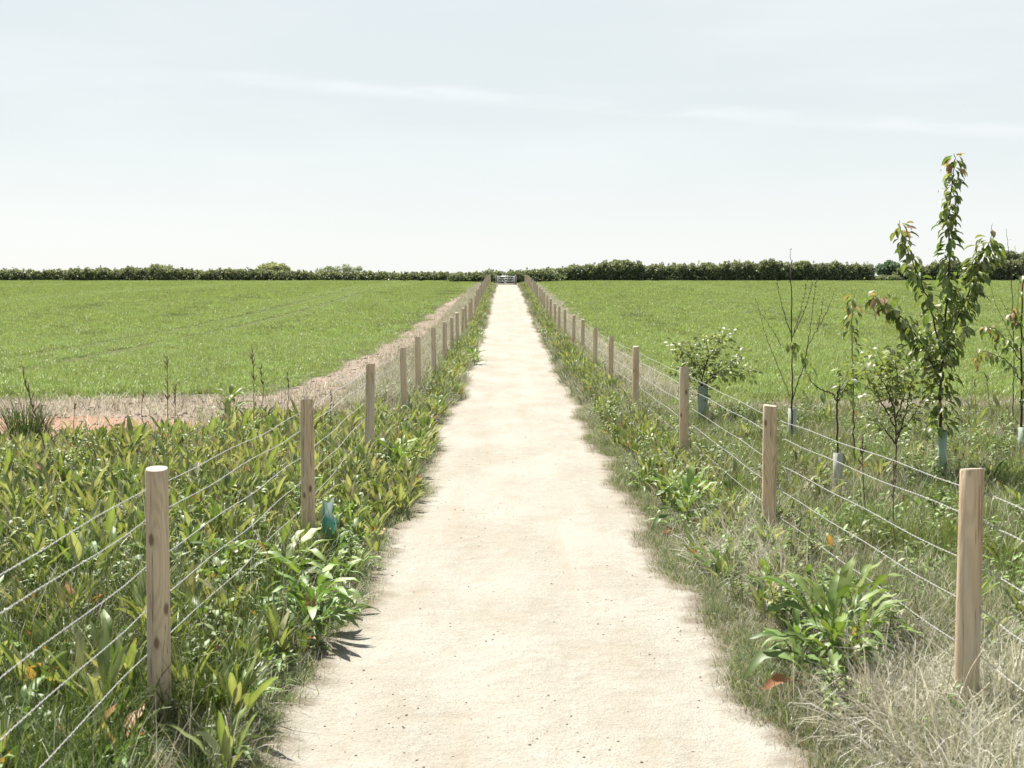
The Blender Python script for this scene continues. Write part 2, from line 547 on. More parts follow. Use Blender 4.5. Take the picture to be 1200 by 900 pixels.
def path():
    xs = np.arange(-1.6, 1.95, .045)
    ys = np.concatenate([np.arange(.5, 14, .06), np.arange(14, 30, .12), np.arange(30, 60, .3), np.arange(60, 128.6, .8)])
    X, Y = np.meshgrid(xs, ys)
    L, Rr = path_l(Y), path_r(Y)
    nz = .035 * np.sin(X * 17 + Y * 3) * np.sin(Y * 11 - X * 5) + .03 * np.sin(Y * 23 + X * 9)
    d = np.minimum(X - L, Rr - X) + nz
    cr = .012 * np.sin(X * 3.1 + Y * .8) * np.sin(Y * .9) + .006 * np.sin(X * 11 + .6) + .004 * np.sin(Y * 5 + X * 6)
    Z = rise(Y) + cr - .10 * (1 - sstep(d, -.22, .08)) + .0
    v = np.stack([X, Y, Z], -1).reshape(-1, 3)
    nx = len(xs)
    i, j = np.meshgrid(np.arange(nx - 1), np.arange(len(ys) - 1))
    a = (j * nx + i).ravel()
    f = np.stack([a, a + 1, a + nx + 1, a + nx], 1)
    c = np.zeros((len(v), 3)); c[:, 0] = (1 - sstep(d, -.05, .36)).ravel()
    mb = MB(); mb.add(v, f, c)
    tag(obj('path', mb.mesh('path', M['path'], True)), kind='structure')


ground(); path()


# ------------------------------------------------------------------ fences
POST_L = [5.27, 9.13, 13.52, 18.08, 21.32, 25.65, 29.94, 34.6, 38.6]
POST_R = [5.24, 9.17, 13.62, 18.9, 23.34, 27.32, 32.0, 36.6, 41.2]
TOP_L = [1.143, 1.101, 1.106, 1.062, 1.10, 1.13]
TOP_R = [1.144, 1.052, 1.063, 1.05, 1.042, 1.081]


def post_mesh(k, dia=.1):
    r_ = np.random.default_rng(50 + k)
    mb = MB(); S = 24; hs = [-.5, 0, .25, .5, .75, 1.0, 1.132, 1.14]
    ang = np.linspace(0, 2 * math.pi, S, endpoint=False)
    ph = r_.uniform(0, 6, 4)
    lob = 1 + .018 * np.sin(2 * ang + ph[0]) + .012 * np.sin(3 * ang + ph[1]) + .006 * np.sin(7 * ang + ph[2])
    v = []
    for q, h in enumerate(hs):
        rr = dia / 2 * (1.02 - .025 * h + .008 * math.sin(h * 5 + ph[3])) * (0.94 if q == len(hs) - 1 else 1)
        tilt = .006 * np.cos(ang + ph[0]) if q >= len(hs) - 2 else 0
        v.append(np.stack([rr * lob * np.cos(ang), rr * lob * np.sin(ang), np.full(S, h) + tilt], 1))
    f = []
    for q in range(len(hs) - 1):
        for s in range(S):
            f.append((q * S + s, q * S + (s + 1) % S, (q + 1) * S + (s + 1) % S, (q + 1) * S + s))
    mb.add(np.concatenate(v), f)
    # sawn top: an inner ring and centre quads
    top = v[-1]; cen = top.mean(0)
    inner = cen + (top - cen) * .5
    f2 = [(s, (s + 1) % S, S + (s + 1) % S, S + s) for s in range(S)]
    f2 += [(S + s, S + s + 1, S + (s + 2) % S, 2 * S) for s in range(0, S, 2)]
    mb.add(np.concatenate([top + np.array([0, 0, .0]), inner + np.array([0, 0, .001]), cen[None] + np.array([0, 0, .001])]), f2, (1, 1, 1), 1)
    me = mb.mesh('fence_post', [M['wood'], M['wood_end']], False)
    return me


POSTS = [post_mesh(k) for k in range(7)]


def fence(X, ds, tops, label, side):
    root = thing('fence', (X, 0, 0), label, 'fence', 'post and wire fences along the path')
    ds = list(ds)
    while ds[-1] < 124:
        ds.append(ds[-1] + random.uniform(4.0, 4.9))
    info = []
    r_ = random.Random(3 if side < 0 else 9)
    for i, D in enumerate([1.2] + ds):
        gz = float(rise(D)) + .02
        if i == 0:
            top = 1.15
        elif i - 1 < len(tops):
            top = tops[i - 1]
        else:
            top = float(rise(D)) + 1.07 + r_.uniform(-.03, .03)
        x = r_.uniform(-.02, .02)
        o = obj('fence_post', POSTS[(i * 3 + (0 if side < 0 else 4)) % 7], root)
        o.location = (x, D, top - 1.14)
        tl = .004 if i in (1, 2) else .013
        o.rotation_euler = (r_.gauss(0, tl), r_.gauss(0, tl), r_.uniform(0, 6.28))
        o.scale = (r_.uniform(.93, 1.03),) * 2 + (1,)
        info.append((x, D, top))
    info[1] = (info[1][0], info[1][1], info[1][2])
    drops = (.10, .225, .42, .60, .79)
    for w, dz in enumerate(drops):
        P = []
        for (x, D, top), (x2, D2, top2) in zip(info[:-1], info[1:]):
            n = 14 if D < 20 else 5
            ph = r_.uniform(0, 6)
            sag = r_.uniform(.001, .010)
            j0, j1 = 0, 0
            for k in range(n):
                t = k / n
                P.append((x + (x2 - x) * t + side * .052 + .006 * math.sin(t * 9 + ph), D + (D2 - D) * t,
                          top + (top2 - top) * t - dz - sag * 4 * t * (1 - t) + (.005 * math.sin(t * 14 + ph) if D < 20 else 0)))
        P.append((info[-1][0] + side * .052, info[-1][1], info[-1][2] - dz))
        P = np.array(P)
        mb = MB()
        # near part: two twisted strands; far part: one strand
        cut = np.searchsorted(P[:, 1], 14.0)
        A, B = P[:cut + 1], P[cut:]
        s = np.concatenate([[0], np.cumsum(np.linalg.norm(np.diff(A, axis=0), axis=1))])
        ss = np.arange(0, s[-1], .009)
        C = np.stack([np.interp(ss, s, A[:, q]) for q in range(3)], 1)
        tone = (.35, .35, .335)
        for phs in (0, math.pi):
            a = ss * 2 * math.pi / .075 + phs
            Q = C + np.stack([.0017 * np.cos(a), 0 * a, .0017 * np.sin(a)], 1)
            tube(mb, Q, .0015, 4, tone)
        tube(mb, B, .0022, 4, tone)
        obj('wire', mb.mesh('wire', M['wire'], True), root)
    # staples: a small wire loop over each strand on the near posts
    sm = MB()
    ang = np.linspace(0, math.pi, 6)
    tube(sm, np.stack([side * (.044 + .014 * np.sin(ang)), 0 * ang, .014 * np.cos(ang)], 1), .0022, 4, (.5, .5, .48))
    sme = sm.mesh('staple', M['wire'])
    posts = [c for c in root.children if c.name.startswith('fence_post')]
    for (x, D, top), po in list(zip(info, posts))[1:5]:
        for dz in drops[:4]:
            st = obj('staple', sme, po)
            st.location = (0, 0, 1.14 - dz); st.rotation_euler = (0, 0, -po.rotation_euler.z)
    return info


fence(-1.435, POST_L, TOP_L, 'round wooden post and twisted wire fence along the left side of the path', -1)
fence(1.93, POST_R, TOP_R, 'round wooden post and twisted wire fence along the right side of the path', 1)


# ------------------------------------------------------------------ gate
def gate():
    D = 128.8
    x0, x1 = at(582.5, 330, D)[0], at(603.5, 330, D)[0]
    z0 = float(rise(D)) - .02
    g = thing('field_gate', (0, D, z0), 'pale metal field gate of horizontal rails closing the far end of the path', 'gate')
    Hh = at(590, 323.6, D)[2] - z0
    w = (.72, .74, .74)
    for z in np.linspace(Hh - .04, .16, 4):
        mb = MB(); tube(mb, [(x0 + .05, 0, z), ((x0 + x1) / 2, 0, z), (x1 - .05, 0, z)], .047, 6, w)
        obj('rail', mb.mesh('rail', M['steel']), g)
    for x in (x0 + .07, x1 - .07):
        mb = MB(); box(mb, (x - .045, -.05, .1), (x + .045, .05, Hh + .02), w)
        obj('stile', mb.mesh('stile', M['steel']), g)
    for x in (x0 - .10, x1 + .10):
        mb = MB(); tube(mb, [(x, 0, -.3), (x, 0, .5), (x, 0, Hh + .1)], .075, 6, (.30, .28, .24))
        obj('gate_post', mb.mesh('gate_post', M['bark']), g)


gate()


# ------------------------------------------------------------------ vegetation prototypes
def blades(mb, n, area, hr, wr, lean, droop, cols, r_, square=True, seg=3, clump=0):
    """n grass blades as bent ribbons"""
    if square:
        bx = r_.uniform(-area, area, n); by = r_.uniform(-area, area, n)
    else:
        rr = area * np.sqrt(r_.uniform(0, 1, n)); aa = r_.uniform(0, 2 * math.pi, n)
        bx, by = rr * np.cos(aa), rr * np.sin(aa)
    if clump:
        q = r_.integers(0, clump, n)
        cx = r_.uniform(-area, area, clump); cy = r_.uniform(-area, area, clump)
        bx = cx[q] + r_.normal(0, .018, n); by = cy[q] + r_.normal(0, .018, n)
    h = r_.uniform(*hr, n); w = r_.uniform(*wr, n) / 2
    az = r_.uniform(0, 2 * math.pi, n)
    if not square:
        az = np.where(r_.uniform(0, 1, n) < .6, np.arctan2(by, bx) + r_.normal(0, .5, n), az)
    l0 = np.abs(r_.normal(0, lean, n)); dr = np.abs(r_.normal(droop, droop * .5, n))
    t = np.linspace(0, 1, seg + 1)
    ang = l0[:, None] + dr[:, None] * t[None, :] ** 1.5             # angle from vertical
    ds = h[:, None] / seg
    rad = np.concatenate([np.zeros((n, 1)), np.cumsum(np.sin(ang[:, 1:]) * ds, 1)], 1)
    zz = np.concatenate([np.zeros((n, 1)), np.cumsum(np.cos(ang[:, 1:]) * ds, 1)], 1) - .01
    px = bx[:, None] + rad * np.cos(az)[:, None]; py = by[:, None] + rad * np.sin(az)[:, None]
    fa = az + math.pi / 2 + r_.normal(0, .7, n)
    wt = w[:, None] * np.array([.8, 1.0, .75, .08] if seg == 3 else np.concatenate([[.8], np.linspace(1, .08, seg)]))[None]
    ox = wt * np.cos(fa)[:, None]; oy = wt * np.sin(fa)[:, None]
    A = np.stack([px - ox, py - oy, zz], -1); B = np.stack([px + ox, py + oy, zz], -1)
    v = np.stack([A, B], 2).reshape(n, -1, 3)
    k = (seg + 1) * 2
    base = np.arange(n)[:, None] * k
    f = np.concatenate([np.stack([base + 2 * s, base + 2 * s + 1, base + 2 * s + 3, base + 2 * s + 2], -1) for s in range(seg)], 1).reshape(-1, 4)
    cols = np.asarray(cols, float)
    c = cols[r_.integers(0, len(cols), n)] * r_.uniform(.8, 1.2, (n, 1))
    mb.add(v.reshape(-1, 3), f, np.repeat(c, k, 0))


def proto(name, mb, mat, smooth=False):
    return obj(name, mb.mesh(name, mat, smooth), link=False)


GREEN = [(.10, .155, .035), (.12, .175, .045), (.085, .135, .032), (.145, .185, .06)]
LIME = [(.18, .215, .075), (.15, .195, .06), (.20, .22, .09)]
STRAW = [(.42, .40, .32), (.52, .51, .44), (.30, .28, .20), (.47, .46, .39), (.26, .255, .16)]
GREYG = [(.165, .215, .12), (.21, .245, .155), (.135, .19, .09), (.27, .28, .205)]
CROP = [(.215, .29, .088), (.24, .31, .098), (.28, .335, .125), (.18, .25, .072)]
CROPD = [tuple(q * .62 for q in c) for c in CROP]


def leaf_geo(L, W, curve, fold, wave, twist, r_, petiole=.28, nl=8):
    t = np.linspace(0, 1, nl + 1)
    ang = -curve * t ** 1.3
    ds = L / nl
    y = np.concatenate([[0], np.cumsum(np.cos(ang[1:]) * ds)]); z = np.concatenate([[0], np.cumsum(np.sin(ang[1:]) * ds)])
    s = np.clip((t - petiole) / (1 - petiole), 0, 1)
    w = W / 2 * np.where(s > 0, np.sin(math.pi * s ** .72) ** .8, 0) * 1.0
    w = np.maximum(w, W * .045 * (1 - t) + .0008)
    ph = r_.uniform(0, 6)
    e = wave * W * np.sin(t * 17 + ph); e2 = wave * W * np.sin(t * 15 + ph + 2)
    tw = twist * t
    up_y, up_z = -np.sin(ang), np.cos(ang)
    hl = fold * w + e; hr = fold * w + e2
    Lx = -w * np.cos(tw); Rx = w * np.cos(tw)
    left = np.stack([Lx, y + up_y * (hl - w * np.sin(tw)), z + up_z * (hl - w * np.sin(tw))], 1)
    right = np.stack([Rx, y + up_y * (hr + w * np.sin(tw)), z + up_z * (hr + w * np.sin(tw))], 1)
    mid = np.stack([0 * y, y, z], 1)
    v = np.stack([left, mid, right], 1).reshape(-1, 3)
    f = []
    for i in range(nl):
        a = i * 3
        f += [(a, a + 1, a + 4, a + 3), (a + 1, a + 2, a + 5, a + 4)]
    return v, np.array(f)


def leaf_cols(c, nl, r_, tip=None):
    c = np.asarray(c, float)
    k = np.tile(c, ((nl + 1) * 3, 1)) * r_.uniform(.85, 1.15, ((nl + 1) * 3, 1))
    k[1::3] = k[1::3] * 1.25 + .015                            # pale midrib
    if tip is not None:
        t = np.repeat(np.linspace(0, 1, nl + 1), 3)[:, None]
        m = np.clip((t - r_.uniform(.2, .5)) * 3, 0, 1)
        k = k * (1 - m) + np.asarray(tip) * m
    return k


def make_protos(name, k, mat, fn):
    out = []
    for i in range(k):
        mb = MB(); fn(mb, np.random.default_rng(hash(name) % 1000 + i if False else sum(map(ord, name)) + i * 17))
        out.append(proto('%s_%02d' % (name, i), mb, mat))
    return out


P_LUSH = make_protos('lush', 4, M['grass'], lambda mb, r: (blades(mb, 42, .11, (.14, .38), (.004, .009), .22, .75, [tuple(q * .68 for q in g) for g in GREEN] + GREEN[3:], r, False), blades(mb, 5, .1, (.15, .35), (.002, .005), .5, .8, STRAW, r, False)))
P_LONG = make_protos('long', 4, M['grass'], lambda mb, r: (blades(mb, 36, .08, (.28, .55), (.004, .009), .16, .6, [tuple(q * 1.2 for q in g) for g in GREEN] + LIME, r, False), blades(mb, 10, .1, (.2, .5), (.002, .005), .4, .8, STRAW, r, False)))
P_DRY = make_protos('dry', 5, M['straw'], lambda mb, r: (blades(mb, 48, .12, (.12, .40), (.002, .0055), .55, 1.2, STRAW, r, False), blades(mb, 10, .1, (.12, .3), (.003, .006), .3, .8, GREYG + GREEN[:1], r, False)))
P_SHORT = make_protos('short', 4, M['grass'], lambda mb, r: (blades(mb, 60, .12, (.035, .12), (.002, .005), .4, .8, GREYG + GREEN[:2], r, False), blades(mb, 15, .13, (.04, .13), (.002, .004), .6, .9, STRAW[:4], r, False)))
P_LITTER = make_protos('litter', 3, M['straw'], lambda mb, r: blades(mb, 26, .13, (.04, .16), (.002, .005), 1.35, .25, STRAW + [(.2, .14, .08)], r, False))
P_SILVER = make_protos('silver', 4, M['straw'], lambda mb, r: blades(mb, 44, .10, (.22, .5), (.003, .0075), .5, 1.3, [(.50, .48, .41), (.58, .57, .51), (.44, .42, .34), (.38, .37, .28)], r, False))


def forb(mb, r):
    for q in range(5):
        a = r.uniform(0, 6.28); d = r.uniform(0, .08)
        h = r.uniform(.14, .34)
        p0 = np.array([math.cos(a) * d, math.sin(a) * d, 0]); p1 = p0 + np.array([math.cos(a) * h * .3, math.sin(a) * h * .3, h])
        tube(mb, [p0, (p0 + p1) / 2 + r.normal(0, .01, 3), p1], (.003, .0025, .0015), 4, (.12, .13, .05))
        for k in range(12):
            u = r.uniform(.2, 1); az = r.uniform(0, 6.28)
            v, f = leaf_geo(r.uniform(.04, .075), r.uniform(.018, .034), r.uniform(.3, 1.2), .3, .08, 0, r, .12, 4)
            m = np.array(Euler((R(r.uniform(-10, 50)), 0, az)).to_matrix())
            c = np.array(GREEN[r.integers(0, 4)]) * r.uniform(.75, 1.5)
            mb.add(v @ m.T + p0 + (p1 - p0) * u, f, leaf_cols(c, 4, r))


P_STUB = make_protos('stub', 4, M['straw'], lambda mb, r: (blades(mb, 22, .16, (.06, .2), (.005, .012), 1.4, .2, STRAW + [(.16, .13, .10)], r, False), blades(mb, 8, .14, (.04, .12), (.004, .008), .5, .2, STRAW, r, False)))
P_CROP = []
for nm, cset, a in (('crop_a', CROP, (120, .28, (.09, .22), (.006, .012), .2, .9, 3, 22)), ('crop_b', CROP, (260, .55, (.10, .22), (.010, .020), .22, .9, 2, 55)), ('crop_c', CROPD, (200, .55, (.07, .17), (.010, .018), .3, .8, 2, 90)),
                    ('crop_d', CROP, (300, .85, (.11, .22), (.02, .035), .22, .8, 2, 95)), ('crop_e', CROPD, (240, .85, (.08, .17), (.02, .03), .3, .7, 2, 140))):
    P_CROP += make_protos(nm, 4, M['crop'], lambda mb, r, a=a, cset=cset: blades(mb, a[0], a[1], a[2], a[3], a[4], a[5], cset, r, True, a[6], a[7]))


# ---- dock leaves
D_GREEN = [(.105, .175, .035), (.13, .205, .045), (.165, .23, .06), (.08, .135, .03)]
D_OLIVE = [(.205, .235, .085), (.24, .265, .11), (.285, .295, .155), (.175, .215, .07), (.31, .305, .165), (.12, .165, .05), (.09, .135, .04), (.19, .22, .08)]
RUST = (.30, .15, .06); YEL = (.36, .30, .09)
r0 = np.random.default_rng(77)


def leaf_mesh(kind, i):
    nl = 8
    r_ = np.random.default_rng(900 + i * 7 + len(kind))
    if kind == 'arch':
        g = leaf_geo(r_.uniform(.20, .31), r_.uniform(.038, .056), r_.uniform(.6, 1.6), r_.uniform(.15, .6), .14, r_.uniform(-.6, .6), r_)
        c = leaf_cols(D_GREEN[i % 4], nl, r_)
    elif kind == 'up':
        g = leaf_geo(r_.uniform(.19, .33), r_.uniform(.030, .052), r_.uniform(.1, .8), r_.uniform(.2, .9), .10, r_.uniform(-.8, .8), r_)
        c = leaf_cols(D_OLIVE[i % 8], nl, r_)
    elif kind == 'rust':
        g = leaf_geo(r_.uniform(.20, .32), r_.uniform(.045, .07), r_.uniform(.2, .9), r_.uniform(.2, .8), .14, r_.uniform(-.8, .8), r_)
        c = leaf_cols((RUST, YEL, (.36, .21, .08))[i % 3] if i % 2 else D_OLIVE[2], nl, r_, None if i % 2 else (.34, .15, .05))
    mb = MB(); mb.add(g[0], g[1], c)
    return mb.mesh('leaf', M['dock'], True), (g, c)


LEAF = {k: [leaf_mesh(k, i) for i in range(n)] for k, n in (('arch', 8), ('up', 16), ('rust', 6))}


def dock_recipe(style, seed):
    """list of (leaf kind, leaf index, elevation, azimuth, scale, base offset)"""
    r_ = random.Random(seed)
    out = []
    n = {'arch': 18, 'up': 12, 'rust': 10, 'big': 46, 'small': 7}[style]
    for i in range(n):
        az = i * 2.4 + r_.uniform(-.5, .5)
        if style in ('arch', 'big'):
            kind = 'arch' if r_.random() < .97 else 'rust'
            el = R(r_.uniform(25, 90)); sc = r_.uniform(.65, 1.1) * (1.1 if style == 'big' else .85)
        else:
            kind = 'up'
            if r_.random() < (.24 if style == 'rust' else .01):
                kind = 'rust'
            el = R(r_.uniform(58, 90)); sc = r_.uniform(.7, 1.15) * (.75 if style == 'small' else 1)
        if kind == 'rust':
            sc *= .8
        out.append((kind, r_.randrange(len(LEAF[kind])), el, az, sc, r_.uniform(0, .13 if style == 'big' else .04), r_.uniform(0, 1) ** 1.3 * {'big': .32, 'arch': .10, 'up': .10, 'rust': .08, 'small': .03}[style]))
    return out


def dock_as_mesh(style, seed):
    mb = MB()
    for kind, i, el, az, sc, off, zo in dock_recipe(style, seed):
        (v, f), c = LEAF[kind][i][1]
        m = np.array(Euler((el, 0, az)).to_matrix()) * sc
        p = np.array([-math.sin(az) * off, math.cos(az) * off, zo])
        mb.add(v @ m.T + p, f, c)
    return mb.mesh('dock_plant', M['dock'], True)


STYLES = ('arch', 'up', 'rust', 'big', 'small')
DOCK = {s: [dock_as_mesh(s, 31 * i + len(s)) for i in range(6 if s != 'big' else 3)] for s in STYLES}


# ------------------------------------------------------------------ scattering (ground cover)
def scatter(name, protos, pts, scl, label, cat, mat_tilt=.0, zrot=None):
    pts = np.asarray(pts, float); n = len(pts)
    me = bpy.data.meshes.new(name)
    me.vertices.add(n); me.vertices.foreach_set('co', pts.astype(np.float32).ravel())
    rot = np.stack([rng.normal(0, mat_tilt + 1e-4, n), rng.normal(0, mat_tilt + 1e-4, n), rng.uniform(0, 2 * math.pi, n) if zrot is None else zrot], 1)
    for nm, typ, key, dat in (('rot', 'FLOAT_VECTOR', 'vector', rot), ('scl', 'FLOAT', 'value', np.asarray(scl, float)), ('idx', 'INT', 'value', rng.integers(0, len(protos), n))):
        a = me.attributes.new(nm, typ, 'POINT')
        a.data.foreach_set(key, np.ascontiguousarray(dat, np.int32 if typ == 'INT' else np.float32).ravel())
    o = obj(name, me)
    tag(o, label, cat, kind='stuff')
    c = bpy.data.collections.new(name + '_kinds')
    for p in protos:
        c.objects.link(p) if p.name not in c.objects else None
    g = bpy.data.node_groups.new(name + '_spread', 'GeometryNodeTree')
    g.interface.new_socket('Geometry', in_out='INPUT', socket_type='NodeSocketGeometry')
    g.interface.new_socket('Geometry', in_out='OUTPUT', socket_type='NodeSocketGeometry')
    gi = N(g, 'NodeGroupInput'); go = N(g, 'NodeGroupOutput')
    ci = N(g, 'GeometryNodeCollectionInfo', transform_space='ORIGINAL')
    ci.inputs['Collection'].default_value = c
    ci.inputs['Separate Children'].default_value = True; ci.inputs['Reset Children'].default_value = True
    ip = N(g, 'GeometryNodeInstanceOnPoints')
    ip.inputs['Pick Instance'].default_value = True

    def attr(nm, typ):
        q = N(g, 'GeometryNodeInputNamedAttribute', data_type=typ); q.inputs['Name'].default_value = nm
        return q.outputs['Attribute']
    g.links.new(gi.outputs[0], ip.inputs['Points'])
    g.links.new(ci.outputs[0], ip.inputs['Instance'])
    g.links.new(attr('idx', 'INT'), ip.inputs['Instance Index'])
    er = N(g, 'FunctionNodeEulerToRotation')
    g.links.new(attr('rot', 'FLOAT_VECTOR'), er.inputs[0])
    g.links.new(er.outputs[0], ip.inputs['Rotation'])
    g.links.new(attr('scl', 'FLOAT'), ip.inputs['Scale'])
    g.links.new(ip.outputs[0], go.inputs[0])
    md = o.modifiers.new('spread', 'NODES'); md.node_group = g
    return o


def jgrid(x0, x1, y0, y1, step):
    X, Y = np.meshgrid(np.arange(x0, x1, step), np.arange(y0, y1, step))
    x = X.ravel() + rng.uniform(-.5, .5, X.size) * step; y = Y.ravel() + rng.uniform(-.5, .5, X.size) * step
    return x, y


def inview(x, y, m=140):
    p = proj(np.stack([x, y, ground_z(x, y)], 1))
    return (p[:, 0] > -m) & (p[:, 0] < 1200 + m) & (p[:, 1] < 1020) & (y > 2.5)


def P3(x, y):
    return np.stack([x, y, ground_z(x, y)], 1)


def patch(x, y, s, seed):
    """smooth patchiness 0..1"""
    return .5 + .25 * np.sin(x * s + seed) * np.sin(y * s * .8 + seed * 2) + .25 * np.sin(x * s * 2.3 + y * s * 1.1 + seed * 3)


def crops():
    for side, fn, lab in ((-1, left_field, 'short bright green young cereal crop filling the field left of the path'), (1, right_field, 'short bright green young cereal crop filling the field right of the path behind the saplings')):
        allp, alls, allk = [], [], []
        for y0, y1, st in ((20, 44, .30), (44, 80, .62), (80, 158, .95)):
            xm = .47 * y1 + 3
            x, y = jgrid(min(0, side * xm), max(0, side * xm), y0, y1, st)
            k = fn(x, y) & (np.abs(x) < .47 * y + 3)
            x, y = x[k], y[k]
            hs = .85 + .35 * patch(x, y, .35, 2) * rng.uniform(.8, 1.1, len(x))
            edge = ~fn(x - side * .7, y) | ~fn(x, y - .9)
            hs *= np.where(edge, .7, 1)
            thin = (edge & (rng.uniform(0, 1, len(x)) < .45)) | on_track(x, y, .36 if y0 == 20 else 1.15)
            wv = x + .35 * np.sin(y * .11) - .03 * side * (y - 90)
            stripe = np.clip(np.sin(wv * 1.05) * 1.3 - .45, 0, 1) * np.clip(1.8 * patch(x, y, .13, 3) + .1, 0, 1)
            dark = (rng.uniform(0, 1, len(x)) < .08 + .6 * stripe) 
            g = {20: 0, 44: 1, 80: 3}[y0] + (dark & (y0 > 20))
            allp.append(P3(x, y)[~thin]); alls.append(hs[~thin]); allk.append(g[~thin] if np.ndim(g) else np.full((~thin).sum(), g))
        # finer patches fill in beside the wheel tracks, which stay bare
        for x0, sl in TRACKS:
            if (x0 < 0) == (side < 0):
                yy, ww = np.meshgrid(np.arange(44, 157, .36), np.arange(-1.15, 1.16, .33))
                yy = (yy + rng.uniform(-.18, .18, yy.shape)).ravel(); ww = (ww + rng.uniform(-.16, .16, ww.shape)).ravel()
                xx = x0 + sl * (yy - 95) + .25 * np.sin(yy * .11) + ww
                k = fn(xx, yy) & (np.abs(xx) < .47 * yy + 3) & ~on_track(xx, yy, .36)
                allp.append(P3(xx[k], yy[k])); alls.append(rng.uniform(.85, 1.15, k.sum())); allk.append(np.zeros(k.sum(), int))
        p = np.concatenate(allp); sc_ = np.concatenate(alls); k = np.concatenate(allk)
        o = scatter('crop', P_CROP, p, sc_, lab, 'crop')
        idx = k * 4 + rng.integers(0, 4, len(k))
        o.data.attributes['idx'].data.foreach_set('value', idx.astype(np.int32))


crops()


def gather(step, test, x0=-9, x1=11, y0=2.6, y1=30, m=140):
    x, y = jgrid(x0, x1, y0, y1, step)
    k = inview(x, y, m) & test(x, y) & clear(x, y)
    return x[k], y[k]


def earth_l(x, y):
    return (x < -2.6 - .3 * np.sin(y)) & (y > 15.4 + 2.4 * sstep(x, -4.6, -3.2) + .4 * np.sin(x * 1.3) + .25 * np.sin(x * 3)) | ((y > 17.5) & (x < -2.15))


def veg_l(x, y):                                    # left verge and the weedy ground beyond the left fence
    return (x < path_l(y) - .02) & ~earth_l(x, y) & ~left_field(x, y)


def veg_r(x, y):
    return (x > path_r(y) + .02) & ~right_field(x, y) & ~((y > 18.7 + .4 * np.sin(x * 1.7)) & (x > 3.0)) & (y < 21.5)


U = lambda x: rng.uniform(0, 1, len(x))
HERO_SPOTS = [(-1.38, 5.08, .15), (-1.31, 4.8, .15), (-1.25, 4.55, .13), (1.51, 5.9, .33), (1.41, 6.3, .12), (1.36, 9.9, .2), (1.28, 12, .15), (-1.0, 6.9, .24), (-1.33, 7.6, .2), (-1.04, 7.9, .14), (-1.05, 12.9, .2)]


def clear(x, y):
    k = np.ones(len(x), bool)
    for a, b, r in HERO_SPOTS:
        k &= np.hypot(x - a, y - b) > r
    return k


# green grass, left
x, y = gather(.085, lambda x, y: veg_l(x, y) & (y < 12) & (x < path_l(y) - .12))
k = U(x) < np.where(y < 6.2, .95, np.where(y < 8.5, .5, .22)) * np.where(x > -1.25, .6, 1)
x, y = x[k], y[k]
scatter('grass', P_LUSH, P3(x, y), rng.uniform(.55, 1.1, len(x)) * np.where(x > -1.2, .7, 1), 'lush green grass growing among the docks around the nearest left fence posts', 'grass', .12)
# green grass, right (beyond the fence and in patches on the verge)
x, y = gather(.10, lambda x, y: veg_r(x, y) & (x > path_r(y) + .3))
pt = patch(x, y, 1.3, 1)
k = U(x) < np.where(x > 2.1, .35 + .65 * pt, np.where((y > 9.0) & (y < 17), .85, .4))
x, y = x[k], y[k]
scatter('grass', P_LONG, P3(x, y), (.30 + .35 * patch(x, y, 1.7, 6)) * rng.uniform(.75, 1.25, len(x)) * np.where(x < 2, .75, 1), 'long green grass growing between the right fence and the saplings', 'grass', .14)
# dry straw grass, right
x, y = gather(.10, lambda x, y: veg_r(x, y) & (x > path_r(y) + .12))
pt = patch(x, y, 1.1, 4)
near_post = np.exp(-(((x - 1.95) / .75) ** 2 + ((y - 5.0) / 1.1) ** 2))
k = U(x) < np.clip(.20 + .45 * pt * (pt > .5) + .9 * near_post + .35 * (np.abs(x - 1.95) < .4) + .4 * (y > 18.2) - .15 * (y < 4.8) * (x < 1.7) - .30 * (x < 1.9) * (y > 8.8) * (y < 17), 0, 1)
x, y = x[k], y[k]
scatter('dry_grass', P_DRY, P3(x, y), rng.uniform(.5, 1.05, len(x)) * np.where(x < 1.6, .7, 1) * (1 + .35 * np.exp(-(((x - 1.95) / .5) ** 2 + ((y - 4.95) / .8) ** 2))), 'pale dry straw grass matted around the right fence posts', 'grass', .2)
# thin dead stems standing through everything near the fences
P_STEM = make_protos('stem', 4, M['straw'], lambda mb, r: blades(mb, 7, .14, (.25, .62), (.0025, .0045), .22, .25, STRAW + [(.16, .12, .08), (.5, .48, .42)], r, False))
x, y = gather(.16, lambda x, y: (veg_r(x, y) & (x > path_r(y) + .25)) | (veg_l(x, y) & (x < path_l(y) - .2)))
k = U(x) < np.where(x > 0, .5, .5)
x, y = x[k], y[k]
scatter('dead_stems', P_STEM, P3(x, y), rng.uniform(.5, 1.0, len(x)), 'thin pale dead stems poking up through the weeds along both fences', 'dead stems', .2)
P_FORB = make_protos('forb', 5, M['dock'], forb)
x, y = gather(.17, lambda x, y: (veg_r(x, y) & (x > path_r(y) + .2)) | (veg_l(x, y) & (x < path_l(y) - .08)))
k = U(x) < np.where(x > 0, np.where(x > 2.1, .28, .4), np.where(x > -1.5, .25, .15)) * np.where((x > 1.5) & (y < 5.8), .1, 1) * np.where((x < 0) & (y < 6.2), .25, 1)
x, y = x[k], y[k]
scatter('leafy_weeds', P_FORB, P3(x, y), rng.uniform(.5, 1.1, len(x)), 'small leafy weeds mixed through the grass and docks along the path', 'weeds', .15)
x, y = gather(.09, lambda x, y: veg_r(x, y) & (x > path_r(y) + .25) & (y < 11))
w = 1.6 * np.exp(-(((x - 2.0) / .6) ** 2 + ((y - 5.0) / .9) ** 2)) + .45 * np.exp(-(((x - 1.75) / .35) ** 2 + ((y - 8.8) / 1.0) ** 2))
k = U(x) < w
x, y = x[k], y[k]
